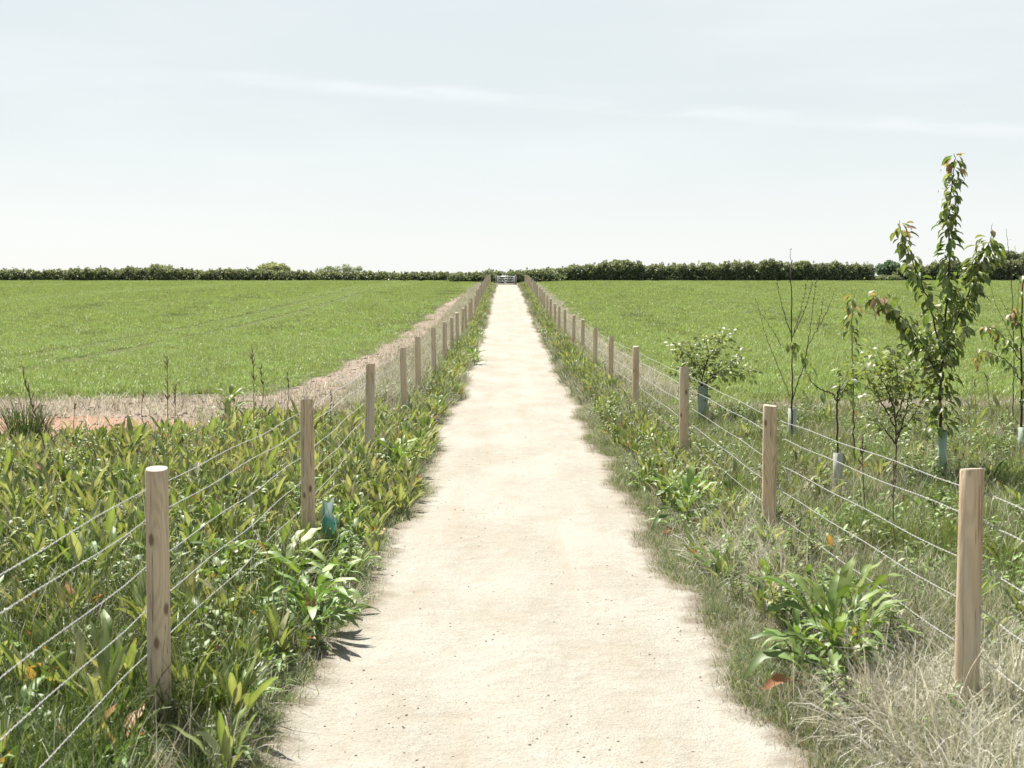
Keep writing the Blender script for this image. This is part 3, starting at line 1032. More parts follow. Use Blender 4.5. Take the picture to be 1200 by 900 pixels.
scatter('silver_grass', P_SILVER, P3(x, y), rng.uniform(.55, 1.0, len(x)), 'pale feathery dead grass heaped around the nearest right fence post', 'grass', .25)
# dry grass, left
x, y = gather(.12, lambda x, y: veg_l(x, y) & (x < path_l(y) - .1))
k = U(x) < np.where(y < 8.5, .28, .14) + .55 * ((x > -2.6) & (y > 14)) + .25 * (np.abs(x + 1.0) < .2)
x, y = x[k], y[k]
scatter('dry_grass', P_DRY, P3(x, y), rng.uniform(.4, .9, len(x)), 'thin dry grass between the docks on the left of the path', 'grass', .2)
# short grass and litter along both path edges
ex, ey = [], []
for fn, sg in ((path_l, -1), (path_r, 1)):
    yy = rng.uniform(3.2, 34, 2400 if sg < 0 else 3600)
    yy = 3.2 + (yy - 3.2) ** 1.25 / 31 ** .25
    ex.append(fn(yy) + sg * (np.abs(rng.normal(0, .15 if sg < 0 else .19, len(yy))) - .05)); ey.append(yy)
x, y = np.concatenate(ex), np.concatenate(ey)
k = inview(x, y)
x, y = x[k], y[k]
scatter('edge_grass', P_SHORT, P3(x, y), rng.uniform(.35, 1.0, len(x)), 'short grey green grass creeping over the edges of the path', 'grass', .15)
ex, ey = [], []
for fn, sg in ((path_l, -1), (path_r, 1)):
    yy = rng.uniform(3.2, 26, 700 if sg < 0 else 1300)
    ex.append(fn(yy) + sg * (np.abs(rng.normal(0, .2, len(yy))) - .09)); ey.append(yy)
x, y = np.concatenate(ex), np.concatenate(ey)
zl = np.maximum(ground_z(x, y), rise(y) - .03)
scatter('plant_litter', P_LITTER, np.stack([x, y, zl + .006], 1), rng.uniform(.35, .9, len(x)), 'dead stems and leaf litter lying along the path edges', 'litter', .1)
# stubble litter on the bare earth strip
x, y = gather(.20, lambda x, y: (earth_l(x, y) & ~left_field(x, y)) | ((x > 2.2) & (y > 18.5) & ~right_field(x, y)), -12, 12, 16, 70)
k = U(x) < np.where(y > 18.3, .75, .15) * np.where(y > 23, .3, 1)
x, y = x[k], y[k]
scatter('stubble', P_STUB, P3(x, y), rng.uniform(.6, 1.3, len(x)), 'straw and stubble scattered on the bare earth margins of the fields', 'stubble', .15)
# far verges: grass tufts up to the gate
yy = 21 + 107 * rng.uniform(0, 1, 7000) ** 1.5
sd = rng.choice([-1, 1], len(yy))
xx = np.where(sd < 0, path_l(yy) - rng.uniform(.0, .75, len(yy)), path_r(yy) + rng.uniform(.0, .9, len(yy)))
scatter('verge_grass', P_SHORT + P_DRY[:2] + P_LUSH[:1], P3(xx, yy), rng.uniform(.6, 1.3, len(xx)), 'short grass and dry tufts on the far verges below the fences', 'grass', .15)
yy = 20 + 108 * rng.uniform(0, 1, 5200) ** 1.4
sd = rng.choice([-1, 1], len(yy))
xx = np.where(sd < 0, -1.5 - np.abs(rng.normal(0, .5, len(yy))), 2.0 + np.abs(rng.normal(0, .5, len(yy))))
k = ~(right_field(xx, yy) | left_field(xx, yy))
scatter('dry_weeds', P_DRY, P3(xx, yy)[k], rng.uniform(.8, 1.5, len(xx))[k], 'grey dry weeds standing along the field side of both fences', 'weeds', .12)


# pebbles
def pebble_protos():
    out = []
    cols = [(.25, .205, .155), (.19, .155, .12), (.42, .38, .32), (.14, .115, .095), (.31, .265, .20)]
    for i in range(5):
        r_ = np.random.default_rng(40 + i)
        mb = MB(); S = 6
        ang = np.linspace(0, 2 * math.pi, S, endpoint=False)
        rows = []
        for h, q in ((-.3, .7), (.1, 1.0), (.5, .6)):
            rows.append(np.stack([q * np.cos(ang) * r_.uniform(.7, 1.2, S), q * .75 * np.sin(ang) * r_.uniform(.7, 1.2, S), np.full(S, h) + r_.uniform(-.1, .1, S)], 1))
        v = np.concatenate(rows); f = []
        for a in range(2):
            f += [(a * S + s, a * S + (s + 1) % S, (a + 1) * S + (s + 1) % S, (a + 1) * S + s) for s in range(S)]
        e = 2 * S
        f += [(e, e + 1, e + 2, e + 3), (e, e + 3, e + 4, e + 5)]
        mb.add(v, f, cols[i])
        out.append(proto('pebble_%d' % i, mb, M['stone']))
    return out


x, y = gather(.13, lambda x, y: (earth_l(x, y) & ~left_field(x, y) & (y < 45)) | ((x > 2.6) & (y > 18.8) & ~right_field(x, y) & (y < 40)), -12, 12, 16, 46)
k = U(x) < .55
x, y = x[k], y[k]


def clod_protos():
    out = []
    for i, c in enumerate([(.24, .19, .15), (.30, .25, .21), (.17, .135, .105), (.33, .29, .25)]):
        r_ = np.random.default_rng(140 + i)
        mb = MB(); S = 8
        ang = np.linspace(0, 2 * math.pi, S, endpoint=False)
        v = np.concatenate([np.stack([q * np.cos(ang) * r_.uniform(.6, 1.25, S), q * np.sin(ang) * r_.uniform(.6, 1.25, S), np.full(S, h) + r_.uniform(-.2, .2, S)], 1) for h, q in ((-.4, .9), (.15, 1.0), (.6, .5))])
        f = []
        for a in range(2):
            f += [(a * S + s, a * S + (s + 1) % S, (a + 1) * S + (s + 1) % S, (a + 1) * S + s) for s in range(S)]
        e = 2 * S
        f += [(e, e + 1, e + 2, e + 3), (e, e + 3, e + 4, e + 7), (e + 4, e + 5, e + 6, e + 7)]
        mb.add(v, f, c)
        out.append(proto('clod_%d' % i, mb, M['stone']))
    return out


cs = .008 + .012 * rng.pareto(2.5, len(x)); cs = np.minimum(cs, .05)
scatter('soil_clods', clod_protos(), P3(x, y), cs, 'dry clods of earth on the bare margins of the fields', 'soil', .3)
n = 11000
yy = 3.5 + 26 * rng.uniform(0, 1, n) ** 1.7
xx = path_l(yy) + .0 + (path_r(yy) - path_l(yy)) * rng.beta(.7, .7, n)
cr = .012 * np.sin(xx * 3.1 + yy * .8) * np.sin(yy * .9) + .006 * np.sin(xx * 11 + .6) + .004 * np.sin(yy * 5 + xx * 6)
sz = .0011 + .0019 * rng.pareto(2.2, n)
keepg = rng.uniform(0, 1, n) < .15 + .85 * np.clip(1.6 * patch(xx * 1.3, yy * .8, 2.1, 5) - .4, 0, 1)
xx, yy, cr, sz = xx[keepg], yy[keepg], cr[keepg], sz[keepg]; sz = np.minimum(sz, .0075)
scatter('gravel', pebble_protos(), np.stack([xx, yy, rise(yy) + cr + sz * .1], 1), sz, 'small loose stones scattered over the pale path', 'gravel', .2)


# ------------------------------------------------------------------ dock plants, one by one
def post_between(y, side):
    ds = POST_L if side < 0 else POST_R
    names = ['first', 'second', 'third', 'fourth', 'fifth', 'sixth', 'seventh']
    i = sum(d < y for d in ds)
    if i == 0: return 'nearer than the first post'
    if i >= 6: return 'beyond the sixth post'
    return 'between the %s and %s posts' % (names[i - 1], names[i])


def dock_label(style, x, y, sc=1):
    side = -1 if x < 0 else 1
    sn = 'left' if side < 0 else 'right'
    look = {'arch': 'arching green dock', 'up': 'upright olive dock', 'rust': 'rust leaved dock',
            'big': 'large glossy dock', 'small': 'sparse pale dock'}[style]
    fx = -1.435 if side < 0 else 1.93
    inner = abs(x - .15) < abs(fx - .15)
    if inner:
        where = 'on %s verge near %s' % (sn, 'path' if abs(x - .15) < 1.2 else 'fence')
    else:
        q = abs(x) - abs(fx)
        where = '%s behind %s fence' % ('just' if q < .3 else 'a step' if q < .65 else 'a stride' if q < 1.1 else 'well' if q < 1.6 else 'far' if q < 2.2 else 'very far' if q < 3 else 'farthest', sn)
    ds = POST_L if side < 0 else POST_R
    names = ['first', 'second', 'third', 'fourth', 'fifth', 'sixth', 'seventh', 'eighth', 'ninth']
    size = ('tiny ', 'small ', 'middling ', 'large ')[sum(sc > v for v in ((.8, .93, 1.05) if not inner else (.68, .78, .87)))] if style != 'big' else ''
    i = sum(d < y for d in ds)
    if i == 0:
        pos = ('in nearest foreground', 'before first post', 'almost level with first post')[sum(y > v for v in (4.4, 4.95))]
    elif i >= len(ds):
        pos = 'beyond the ninth post'
    else:
        f = (y - ds[i - 1]) / (ds[i] - ds[i - 1]); a, b = names[i - 1], names[i]
        pos = ('just past the %s post' % a, 'quarter way from %s to %s post' % (a, b), 'midway from %s to %s post' % (a, b),
               'past midway from %s to %s post' % (a, b), 'just before the %s post' % b)[min(4, int(f * 5))]
    return '%s%s, %s, %s' % (size, look, where, pos)


HERO = [  # pixel of the base, distance, style, label
    ((975, 800), 5.9, 'big', 'large dark glossy dock clump left of the nearest right fence post'),
    ((1000, 770), 6.25, 'big', 'bright green dock standing right behind the large dark clump by the nearest right post'),
    ((935, 770), 6.3, 'arch', 'green dock with arching leaves tucked at the left of the large dark clump'),
    ((805, 628), 9.9, 'big', 'dock with long light leaves fanning over the right edge of the path'),
    ((752, 585), 12.0, 'arch', 'dock leaning out over the right path edge below the third right post'),
    ((366, 745), 6.9, 'big', 'big shiny dock arching over the left edge of the path in the foreground'),
    ((330, 700), 7.6, 'big', 'broad dark green dock beside the second left fence post'),
    ((395, 690), 7.9, 'arch', 'green dock with arching leaves below the scrap of green plastic'),
    ((470, 560), 12.9, 'big', 'dense green dock at the left path edge, in front of the third left post'),
    ((500, 520), 15.4, 'arch', 'green dock at the left path edge, beyond the third left post'),
    ((270, 500), 18.0, 'big', 'tall fresh green dock at the edge of the bare earth beyond the left fence'),
    ((640, 400), 44.0, 'big', 'dark leafy dock spilling over the right path edge in the distance'),
    ((560, 405), 42.0, 'big', 'dark leafy dock spilling over the left path edge in the distance'),
    ((555, 430), 31.5, 'big', 'bushy dock on the left verge where the path narrows'),
]
cand = []
for (px, py), D, st, lab in HERO:
    p = at(px, py, D)
    cand.append((p[0], D, st, lab, (1.15 if D < 6 else 1.0) if st == 'big' else 1.0))
hero_xy = np.array([(c[0], c[1]) for c in cand])


def far_from_hero(x, y):
    d = np.min(np.hypot(x[:, None] - hero_xy[None, :, 0], y[:, None] - hero_xy[None, :, 1]), 1)
    return d > .24


HERO_SPOTS[:] = [(-1.38, 5.08, .22), (-1.31, 4.8, .2), (-1.25, 4.55, .16)]
# behind the left fence: dense upright docks
x, y = gather(.175, lambda x, y: (x < -1.5) & veg_l(x, y) & (y > 3.6) & (y < 18.2) & ~((x < -3.6) & (y > 15.0 + .4 * np.sin(x * 1.3))), -9, -1, 3.4, 18.4, 30)
k = far_from_hero(x, y) & (U(x) < np.where(y < 6, .38, np.where(y < 7.5, .6, .85)) * np.where((x > -2.4) & (y > 12), .6, 1))
for a, b in zip(x[k], y[k]):
    q = random.random()
    cand.append((a, b, 'up' if q < .56 else 'rust' if q < .74 else 'small' if q < .80 else 'arch', None, random.uniform(.75, 1.15)))
# left verge
HERO_SPOTS[:] = [(-1.38, 5.08, .22), (-1.31, 4.8, .2), (-1.25, 4.55, .16)]
x, y = gather(.155, lambda x, y: (x > -1.5) & (x < path_l(y) - .01), -1.6, -.6, 4.6, 40, 30)
k = far_from_hero(x, y) & (U(x) < np.where(y < 6.4, .55, .92))
for a, b in zip(x[k], y[k]):
    q = random.random()
    cand.append((a, b, 'arch' if q < .58 else 'up' if q < .82 else 'rust' if q < .88 else 'small', None, random.uniform(.68, 1.05)))
# right verge
x, y = gather(.165, lambda x, y: (x < 2.15) & (x > path_r(y) + .2), 1.1, 2.2, 6.0, 40, 30)
pt = patch(x, y, 1.6, 3)
k = far_from_hero(x, y) & (U(x) < np.where(y < 8.6, .45, np.where(y < 15, .85, .85)))
for a, b in zip(x[k], y[k]):
    q = random.random()
    cand.append((a, b, 'arch' if q < .42 else 'up' if q < .78 else 'rust' if q < .86 else 'small', None, random.uniform(.6, 1.0)))
# right, behind the fence: a few
x, y = gather(.42, lambda x, y: (x > 2.1) & veg_r(x, y), 2, 8, 5, 19, 30)
k = U(x) < .6
for a, b in zip(x[k], y[k]):
    cand.append((a, b, random.choice(['up', 'small', 'rust', 'arch', 'up']), None, random.uniform(.7, 1.1)))
heroes = cand[:len(HERO)]
rest = sorted(cand[len(HERO):], key=lambda c: c[1] / c[4])
keep = heroes + rest[:282]
labels = [lab or dock_label(st, x_, y_, sc) for x_, y_, st, lab, sc in keep]
for lb in set(labels):
    same = [i for i, v in enumerate(labels) if v == lb]
    words = {2: ('left-hand', 'right-hand'), 3: ('leftmost', 'central', 'rightmost'), 4: ('leftmost', 'mid-left', 'mid-right', 'rightmost')}.get(len(same))
    if words and len(lb.split()) < 16:
        same.sort(key=lambda i: keep[i][0] / keep[i][1])
        for w_, i in zip(words, same):
            labels[i] = w_ + ' ' + lb
for q, (x_, y_, st, lab, sc) in enumerate(keep):
    z_ = float(ground_z(x_, y_)) - .005
    rz = random.uniform(0, 6.28)
    label = labels[q]
    grp = 'dock plants along the path'
    if y_ < 8.3:
        t = thing('dock_plant', (x_, y_, z_), label, 'dock plant', grp)
        for kind, i, el, az, s2, off, zo in dock_recipe(st, 31 * (q % 6) + len(st) + q):
            lf = obj('leaf', LEAF[kind][i][0], t)
            lf.location = (-math.sin(az) * off, math.cos(az) * off, zo)
            lf.rotation_euler = (el, 0, az); lf.scale = (s2,) * 3
    else:
        ms = DOCK[st]
        t = tag(obj('dock_plant', ms[q % len(ms)]), label, 'dock plant', grp)
        t.location = (x_, y_, z_)
    t.rotation_euler = (0, 0, rz); t.scale = (sc,) * 3
pro = [obj('dockfar_%d' % i, me, link=False) for i, me in enumerate(DOCK['up'][:4] + DOCK['rust'][:2] + DOCK['small'][:2])]
far = [c for c in rest[282:]]
fx = np.array([c[0] for c in far]); fy = np.array([c[1] for c in far])
scatter('dock_patch', pro, P3(fx, fy), np.array([c[4] for c in far]), 'dense patch of upright olive green docks farther along beyond the fences', 'dock plants', .05)
# weeds of the far verges
yy = 22 + 104 * rng.uniform(0, 1, 1500) ** 1.5
sd = rng.choice([-1, 1], len(yy))
xx = np.where(sd < 0, path_l(yy) - .12 - rng.uniform(0, .5, len(yy)), path_r(yy) + .22 + rng.uniform(0, .5, len(yy)))
pro2 = [obj('weed_%d' % i, me, link=False) for i, me in enumerate(DOCK['up'][:3] + DOCK['small'][:3] + DOCK['rust'][:1])]
scatter('verge_weeds', pro2, P3(xx, yy), rng.uniform(.7, 1.15, len(xx)), 'yellow green leafy weeds lining the far verges of the path', 'weeds', .05)


# ------------------------------------------------------------------ dead stalks, tussock, plastic scrap, bent root
def stalk(px0, py0, px1, py1, D, label, head=.5, lean=.0, c=(.14, .11, .075)):
    a = at(px0, py0, D); a[2] = float(ground_z(a[0], a[1])) - .02
    b = at(px1, py1, D); b[1] += lean
    r_ = np.random.default_rng(int(px0 * 7 + py1))
    t = thing('dead_stalk', a, label, 'dead stalk', 'dead dock stalks standing in the weeds')
    m = (a + b) / 2 + r_.normal(0, .02, 3)
    pts = catmull([a - a, m - a, b - a], 7)
    mb = MB(); tube(mb, pts, np.linspace(.0065, .0025, len(pts)), 6, c)
    obj('stem', mb.mesh('stem', M['bark']), t)
    mb = MB()
    L = np.linalg.norm(b - a)
    for s in range(int(16 * head / .5)):
        u = 1 - head * r_.uniform(0, 1)
        i = min(int(u * (len(pts) - 1)), len(pts) - 2)
        p0 = pts[i] + (pts[i + 1] - pts[i]) * (u * (len(pts) - 1) - i)
        d = np.array([r_.normal(0, .5), r_.normal(0, .5), 1.4]); d /= np.linalg.norm(d)
        ln = r_.uniform(.04, .12) * min(L, 1)
        q = np.array([p0, p0 + d * ln * .6, p0 + d * ln + np.array([0, 0, .01])])
        tube(mb, q, (.002, .007, .003), 4, np.array(c) * r_.uniform(.8, 1.6))
    obj('seed_head', mb.mesh('seed_head', M['bark']), t)['kind'] = 'stuff'


stalk(62, 590, 27, 440, 12.6, 'tall dead brown stalk leaning left above the dark tussock at far left', .55)
stalk(82, 560, 45, 485, 13.6, 'shorter dead stalk leaning left beside the dark grass tussock', .5)
stalk(86, 545, 88, 470, 16.3, 'thin upright dead stalk in front of the pink bare earth', .3)
stalk(169, 520, 169, 458, 17.4, 'thin dead stalk at the right end of the pink bare earth', .3)
stalk(197, 515, 196, 420, 16.8, 'dark bushy dead stalk above the weeds, right of the bare earth', .6)
stalk(205, 500, 206, 450, 17.2, 'short dead stalk just right of the bushy dark one', .5)
stalk(297, 486, 295, 402, 18.6, 'tall dark dead stalk against the left field, left of the second post', .5)
stalk(303, 486, 305, 430, 18.8, 'short dead stalk close beside the tall dark one by the left field', .4)
stalk(336, 480, 337, 440, 19.2, 'small dead stalk against the field just left of the second left post', .4)
stalk(390, 530, 388, 462, 15.5, 'thin dead stalk behind the wires between second and third left posts', .2)
stalk(1050, 650, 1048, 545, 8.6, 'dark dead stalk behind the right fence wires, left of the nearest post', .35)
stalk(1157, 520, 1156, 440, 17.0, 'thin dead stalk between the tall cherry sapling and the right edge', .2)
stalk(1142, 520, 1142, 445, 17.5, 'thin pale stalk just right of the tall cherry sapling', .2, c=(.2, .16, .1))
stalk(1017, 640, 1010, 520, 9.4, 'dead stalk in the grass just right of the pale tree guard', .3)


def tussock():
    p = at(32, 527, 15.2); p[2] = float(ground_z(p[0], p[1]))
    mb = MB(); r_ = np.random.default_rng(4)
    blades(mb, 320, .19, (.36, .70), (.006, .011), .22, .5, [(.045, .075, .02), (.06, .095, .028), (.075, .11, .035)], r_, False)
    o = tag(obj('grass_tussock', mb.mesh('grass_tussock', M['grass'])), 'dark green grass tussock at the far left before the bare earth', 'grass tussock')
    o.location = p


tussock()


def plastic():
    p = at(386, 655, 9.0); p[2] = float(ground_z(p[0], p[1])) + .16
    mb = MB()
    n = 9
    ang = np.linspace(-1.5, 1.5, n)
    rows = []
    for h, rr in ((-.02, .045), (.05, .05), (.10, .03), (.17, .035)):
        rows.append(np.stack([rr * np.sin(ang) + .12 * (h > .08) * .2 - h * .25, rr * np.cos(ang) * .7, np.full(n, h) + .015 * np.sin(ang * 3 + h * 30)], 1))
    v = np.concatenate(rows); f = []
    for a in range(3):
        f += [(a * n + s, a * n + s + 1, (a + 1) * n + s + 1, (a + 1) * n + s) for s in range(n - 1)]
    c = np.tile((.05, .21, .15), (len(v), 1)); c[v[:, 2] > .09] = (.32, .42, .38)
    mb.add(v, f, c)
    o = tag(obj('plastic_scrap', mb.mesh('plastic_scrap', M['guard'], True)), 'torn scrap of teal green plastic caught among docks on the left verge', 'plastic scrap')
    o.location = p
    o.rotation_euler = (.1, .15, 2.9); o.scale = (1.25,) * 3


plastic()


def root():
    D = 4.95
    P = [at(1152, 762, D), at(1136, 788, D), at(1130, 810, D), at(1135, 835, D)]
    Q = [at(1135, 822, D), at(1148, 812, D + .03), at(1160, 800, D + .05)]
    base = P[1].copy()
    mb = MB()
    tube(mb, catmull(np.array(P) - base, 6), .0032, 6, (.42, .36, .25)); tube(mb, catmull(np.array(Q) - base, 6), .0026, 6, (.42, .36, .25))
    o = tag(obj('dry_stem', mb.mesh('dry_stem', M['bark'])), 'forked pale dry stem bent in the straw below the nearest right post', 'dry stem')
    o.location = base


root()


# ------------------------------------------------------------------ saplings
def cherry_leaf(i, red=False):
    r_ = np.random.default_rng(300 + i)
    v, f = leaf_geo(r_.uniform(.095, .135), r_.uniform(.042, .056), r_.uniform(.3, 1.1), r_.uniform(.25, .6), .03, r_.uniform(-.5, .5), r_, .14, 6)
    base = [(.13, .18, .055), (.16, .205, .07), (.105, .15, .045), (.21, .235, .10)][i % 4]
    if red:
        base = [(.27, .19, .11), (.22, .20, .09), (.33, .21, .14)][i % 3]
    mb = MB(); mb.add(v, f, leaf_cols(base, 6, r_))
    return mb.mesh('leaf', M['tree_leaf'], True), ((v, f), leaf_cols(base, 6, r_))


CH = [cherry_leaf(i) for i in range(8)]
CHR = [cherry_leaf(i + 20, True) for i in range(3)]


def small_leaf(i):
    r_ = np.random.default_rng(500 + i)
    v, f = leaf_geo(r_.uniform(.045, .07), r_.uniform(.03, .042), r_.uniform(.2, .9), r_.uniform(.2, .5), .06, 0, r_, .15, 5)
    base = [(.17, .215, .08), (.205, .24, .11), (.26, .275, .16), (.125, .17, .055)][i % 4]
    return None, ((v, f), leaf_cols(base, 5, r_))


SM = [small_leaf(i) for i in range(6)]


def guard(parent, base, top_z, r, c, lean=(0, 0)):
    mb = MB(); S = 10
    ang = np.linspace(0, 2 * math.pi, S, endpoint=False)
    h = top_z - base[2]
    rows = []
    for rr in (r, r - .003):
        for z in (-.05, h * .5, h):
            rows.append(np.stack([rr * np.cos(ang) + lean[0] * z, rr * np.sin(ang) + lean[1] * z, np.full(S, z) + (.006 * np.cos(ang) if z == h else 0)], 1))
    f = []
    for a in (0, 1, 3, 4):
        f += [(a * S + s, a * S + (s + 1) % S, (a + 1) * S + (s + 1) % S, (a + 1) * S + s) for s in range(S)]
    f += [(2 * S + s, 2 * S + (s + 1) % S, 5 * S + (s + 1) % S, 5 * S + s) for s in range(S)]
    mb.add(np.concatenate(rows), f, c)
    obj('tree_guard', mb.mesh('tree_guard', M['guard'], True), parent)


def leaf_frame(d, up):
    y = np.asarray(d, float); y /= np.linalg.norm(y)
    x = np.cross(y, up); x /= np.linalg.norm(x) + 1e-9
    z = np.cross(x, y)
    return np.stack([x, y, z], 1)


class Sapling:
    def __init__(s, label, base, cat='sapling', name='sapling'):
        s.base = np.array(base, float)
        s.root = thing(name, s.base, label, cat)
        s.r = np.random.default_rng(int(abs(base[0] * 1000)) + 5)
        s.leaves = []

    def limb(s, pix, D, r0_, r1_, part='branch', depth=None, c=(.075, .055, .045), n=8):
        D = np.broadcast_to(np.asarray(D, float), (len(pix),))
        P = np.array([at(a, b, d) for (a, b), d in zip(pix, D)])
        Q = catmull(P, n)
        Q[1:-1] += s.r.normal(0, .004, Q[1:-1].shape)
        mb = MB(); tube(mb, Q - s.base, np.linspace(r0_, r1_, len(Q)), 6, np.array(c))
        obj(part, mb.mesh(part, M['bark'], True), s.root)
        return Q

    def foliate(s, Q, t0, t1, step, per, droop=.75, spread=.05, redtip=.0, kinds=None, sc=(.7, 1.1), out=.6, keep=1.0):
        seg = np.linalg.norm(np.diff(Q, axis=0), axis=1); cum = np.concatenate([[0], np.cumsum(seg)])
        tot = cum[-1]
        for u in np.arange(t0 * tot, t1 * tot, step):
            p = np.array([np.interp(u, cum, Q[:, q]) for q in range(3)])
            i = min(np.searchsorted(cum, u), len(Q) - 1); i = max(i, 1)
            tdir = Q[i] - Q[i - 1]; tdir = tdir / (np.linalg.norm(tdir) + 1e-9)
            for _ in range(per):
                if s.r.uniform() > keep: continue
                a = s.r.uniform(0, 2 * math.pi)
                o = np.array([math.cos(a), math.sin(a), s.r.normal(0, .4)])
                o -= tdir * (o @ tdir) * .6
                d = o * out + np.array([0, 0, -droop]) * s.r.uniform(.3, 1.2) + tdir * .25
                pos = p + o * spread * s.r.uniform(.1, 1)
                red = u / tot > 1 - redtip and s.r.uniform() < .5
                up = np.array([0, 0, 1.0]) + o * .8 + s.r.normal(0, .3, 3)
                s.leaves.append((pos - s.base, leaf_frame(d, up), s.r.uniform(*sc), red))

    def finish(s, as_parts, table=None, red_table=None, cap=300):
        table = table or CH; red_table = red_table or CHR
        mb = MB(); anyrest = False
        s.r.shuffle(s.leaves)
        for q, (p, m, sc, red) in enumerate(s.leaves):
            tb = red_table if red else table
            me, ((v, f), c) = tb[q % len(tb)]
            if as_parts and q < cap:
                o = obj('leaf', me, s.root)
                M4 = Matrix([list(m[0] * sc) + [p[0]], list(m[1] * sc) + [p[1]], list(m[2] * sc) + [p[2]], [0, 0, 0, 1]])
                o.matrix_basis = M4
            else:
                anyrest = True
                mb.add(v @ (m * sc).T + p, f, c)
        if anyrest:
            o = obj('foliage', mb.mesh('foliage', M['tree_leaf'], True), s.root)
            o['kind'] = 'stuff'


def gbase(px, py, D):
    p = at(px, py, D); p[2] = float(ground_z(p[0], p[1])); return p


# tall cherry
D = 12.05
b = gbase(1103, 573, D)
s = Sapling('tallest cherry sapling, leafy against the sky, rising from a teal green tube', b)
tr = s.limb([(1103, 573), (1102, 505), (1103, 430), (1108, 370), (1112, 320), (1112, 250), (1117, 205), (1118, 180)], D, .016, .003, 'trunk')
s.foliate(tr, .42, 1.0, .026, 3, .8, .055, .05, sc=(.78, 1.2))
s.foliate(tr, .18, .45, .026, 4, .6, .13, sc=(.78, 1.2))
q = s.limb([(1103, 415), (1090, 360), (1073, 315), (1058, 280), (1054, 258)], [D, D - .1, D - .2, D - .25, D - .25], .009, .002)
s.foliate(q, .25, 1, .030, 3, .8, .055, .08, sc=(.78, 1.2))
q = s.limb([(1106, 410), (1130, 355), (1147, 318), (1158, 290), (1163, 262)], [D, D + .1, D + .2, D + .3, D + .3], .009, .002)
s.foliate(q, .18, .9, .018, 4, .75, .11, 0, sc=(.78, 1.2))
s.foliate(q, .86, 1, .05, 1, .75, .05, 1)
q = s.limb([(1102, 445), (1078, 400), (1056, 372), (1036, 352), (1022, 347)], [D, D - .15, D - .3, D - .35, D - .4], .009, .002)
s.foliate(q, .3, 1, .022, 3, .75, .07, .14, sc=(.78, 1.2))
q = s.limb([(1103, 455), (1085, 430), (1068, 412), (1052, 408)], [D, D + .2, D + .3, D + .4], .006, .002)
s.foliate(q, .2, 1, .05, 2, .6, .07)
q = s.limb([(1103, 430), (1118, 405), (1128, 390), (1135, 380)], [D, D - .2, D - .3, D - .35], .006, .002)
s.foliate(q, .2, 1, .05, 2, .6, .07)
q = s.limb([(1103, 440), (1092, 405), (1086, 380)], [D, D + .15, D + .2], .005, .002); s.foliate(q, .1, 1, .03, 4, .6, .10, 0)
guard(s.root, b, at(1103, 505, D)[2], .044, (.42, .55, .42), (0, 0))
s.finish(True)

# cherry at the right edge
D = 13.6
b = gbase(1198, 545, D)
s = Sapling('cherry sapling cut by the right edge of the photo, reddish leaf tips and pale tube', b)
tr = s.limb([(1198, 545), (1197, 480), (1197, 400), (1199, 330), (1201, 290)], D, .016, .004, 'trunk')
s.foliate(tr, .28, .9, .06, 2, .8, .07, .2)
q = s.limb([(1198, 425), (1180, 400), (1165, 385), (1152, 384)], [D, D - .1, D - .2, D - .3], .007, .002); s.foliate(q, .3, 1, .035, 3, .8, .07, .15)
q = s.limb([(1198, 450), (1185, 428), (1170, 418), (1150, 412), (1138, 424)], [D, D - .2, D - .3, D - .5, D - .5], .007, .002); s.foliate(q, .3, 1, .05, 2, .8, .07, .2)
q = s.limb([(1199, 400), (1215, 360), (1225, 330)], [D, D, D + .2], .007, .002); s.foliate(q, .2, 1, .04, 3, .8, .07, .2)
q = s.limb([(1198, 385), (1190, 370), (1186, 362)], [D, D - .2, D - .3], .006, .002); s.foliate(q, .4, 1, .035, 2, .8, .05, 1)
guard(s.root, b, at(1198, 500, D)[2], .05, (.50, .56, .46))
s.finish(True, cap=260)

# leafy column cherry with a pale tube
D = 11.2
b = gbase(981, 592, D)
s = Sapling('slender sapling with a hooked side branch, rising from the pale tube right of second post', b)
tr = s.limb([(981, 592), (981, 530), (981, 470), (984, 450)], D, .011, .006, 'trunk')
q = s.limb([(981, 470), (974, 460), (962, 456), (951, 448), (945, 436), (944, 425)], [D, D, D - .1, D - .1, D - .1, D - .1], .007, .003)
s.foliate(q, .2, 1, .1, 1, .8, .05)
q = s.limb([(983, 470), (993, 450), (1008, 440), (1022, 436)], [D, D, D + .1, D + .1], .006, .002)
s.foliate(q, .1, 1, .06, 2, .6, .08)
q = s.limb([(984, 462), (990, 445), (995, 432)], [D, D + .1, D + .2], .005, .002); s.foliate(q, .1, 1, .06, 2, .4, .08)
guard(s.root, b, at(981, 530, D)[2], .042, (.52, .54, .46), (.0, 0))
s.finish(False)

D = 12.6
b = gbase(1002, 560, D)
s = Sapling('thin upright stem with hanging reddish tipped leaves, left of the tallest cherry', b)
tr = s.limb([(1002, 560), (1000, 500), (1000, 440), (998, 390), (1001, 345)], D, .008, .003, 'trunk')
s.foliate(tr, .50, .78, .055, 1, .9, .05); s.foliate(tr, .78, 1, .03, 2, .9, .05, .1)
s.finish(True)

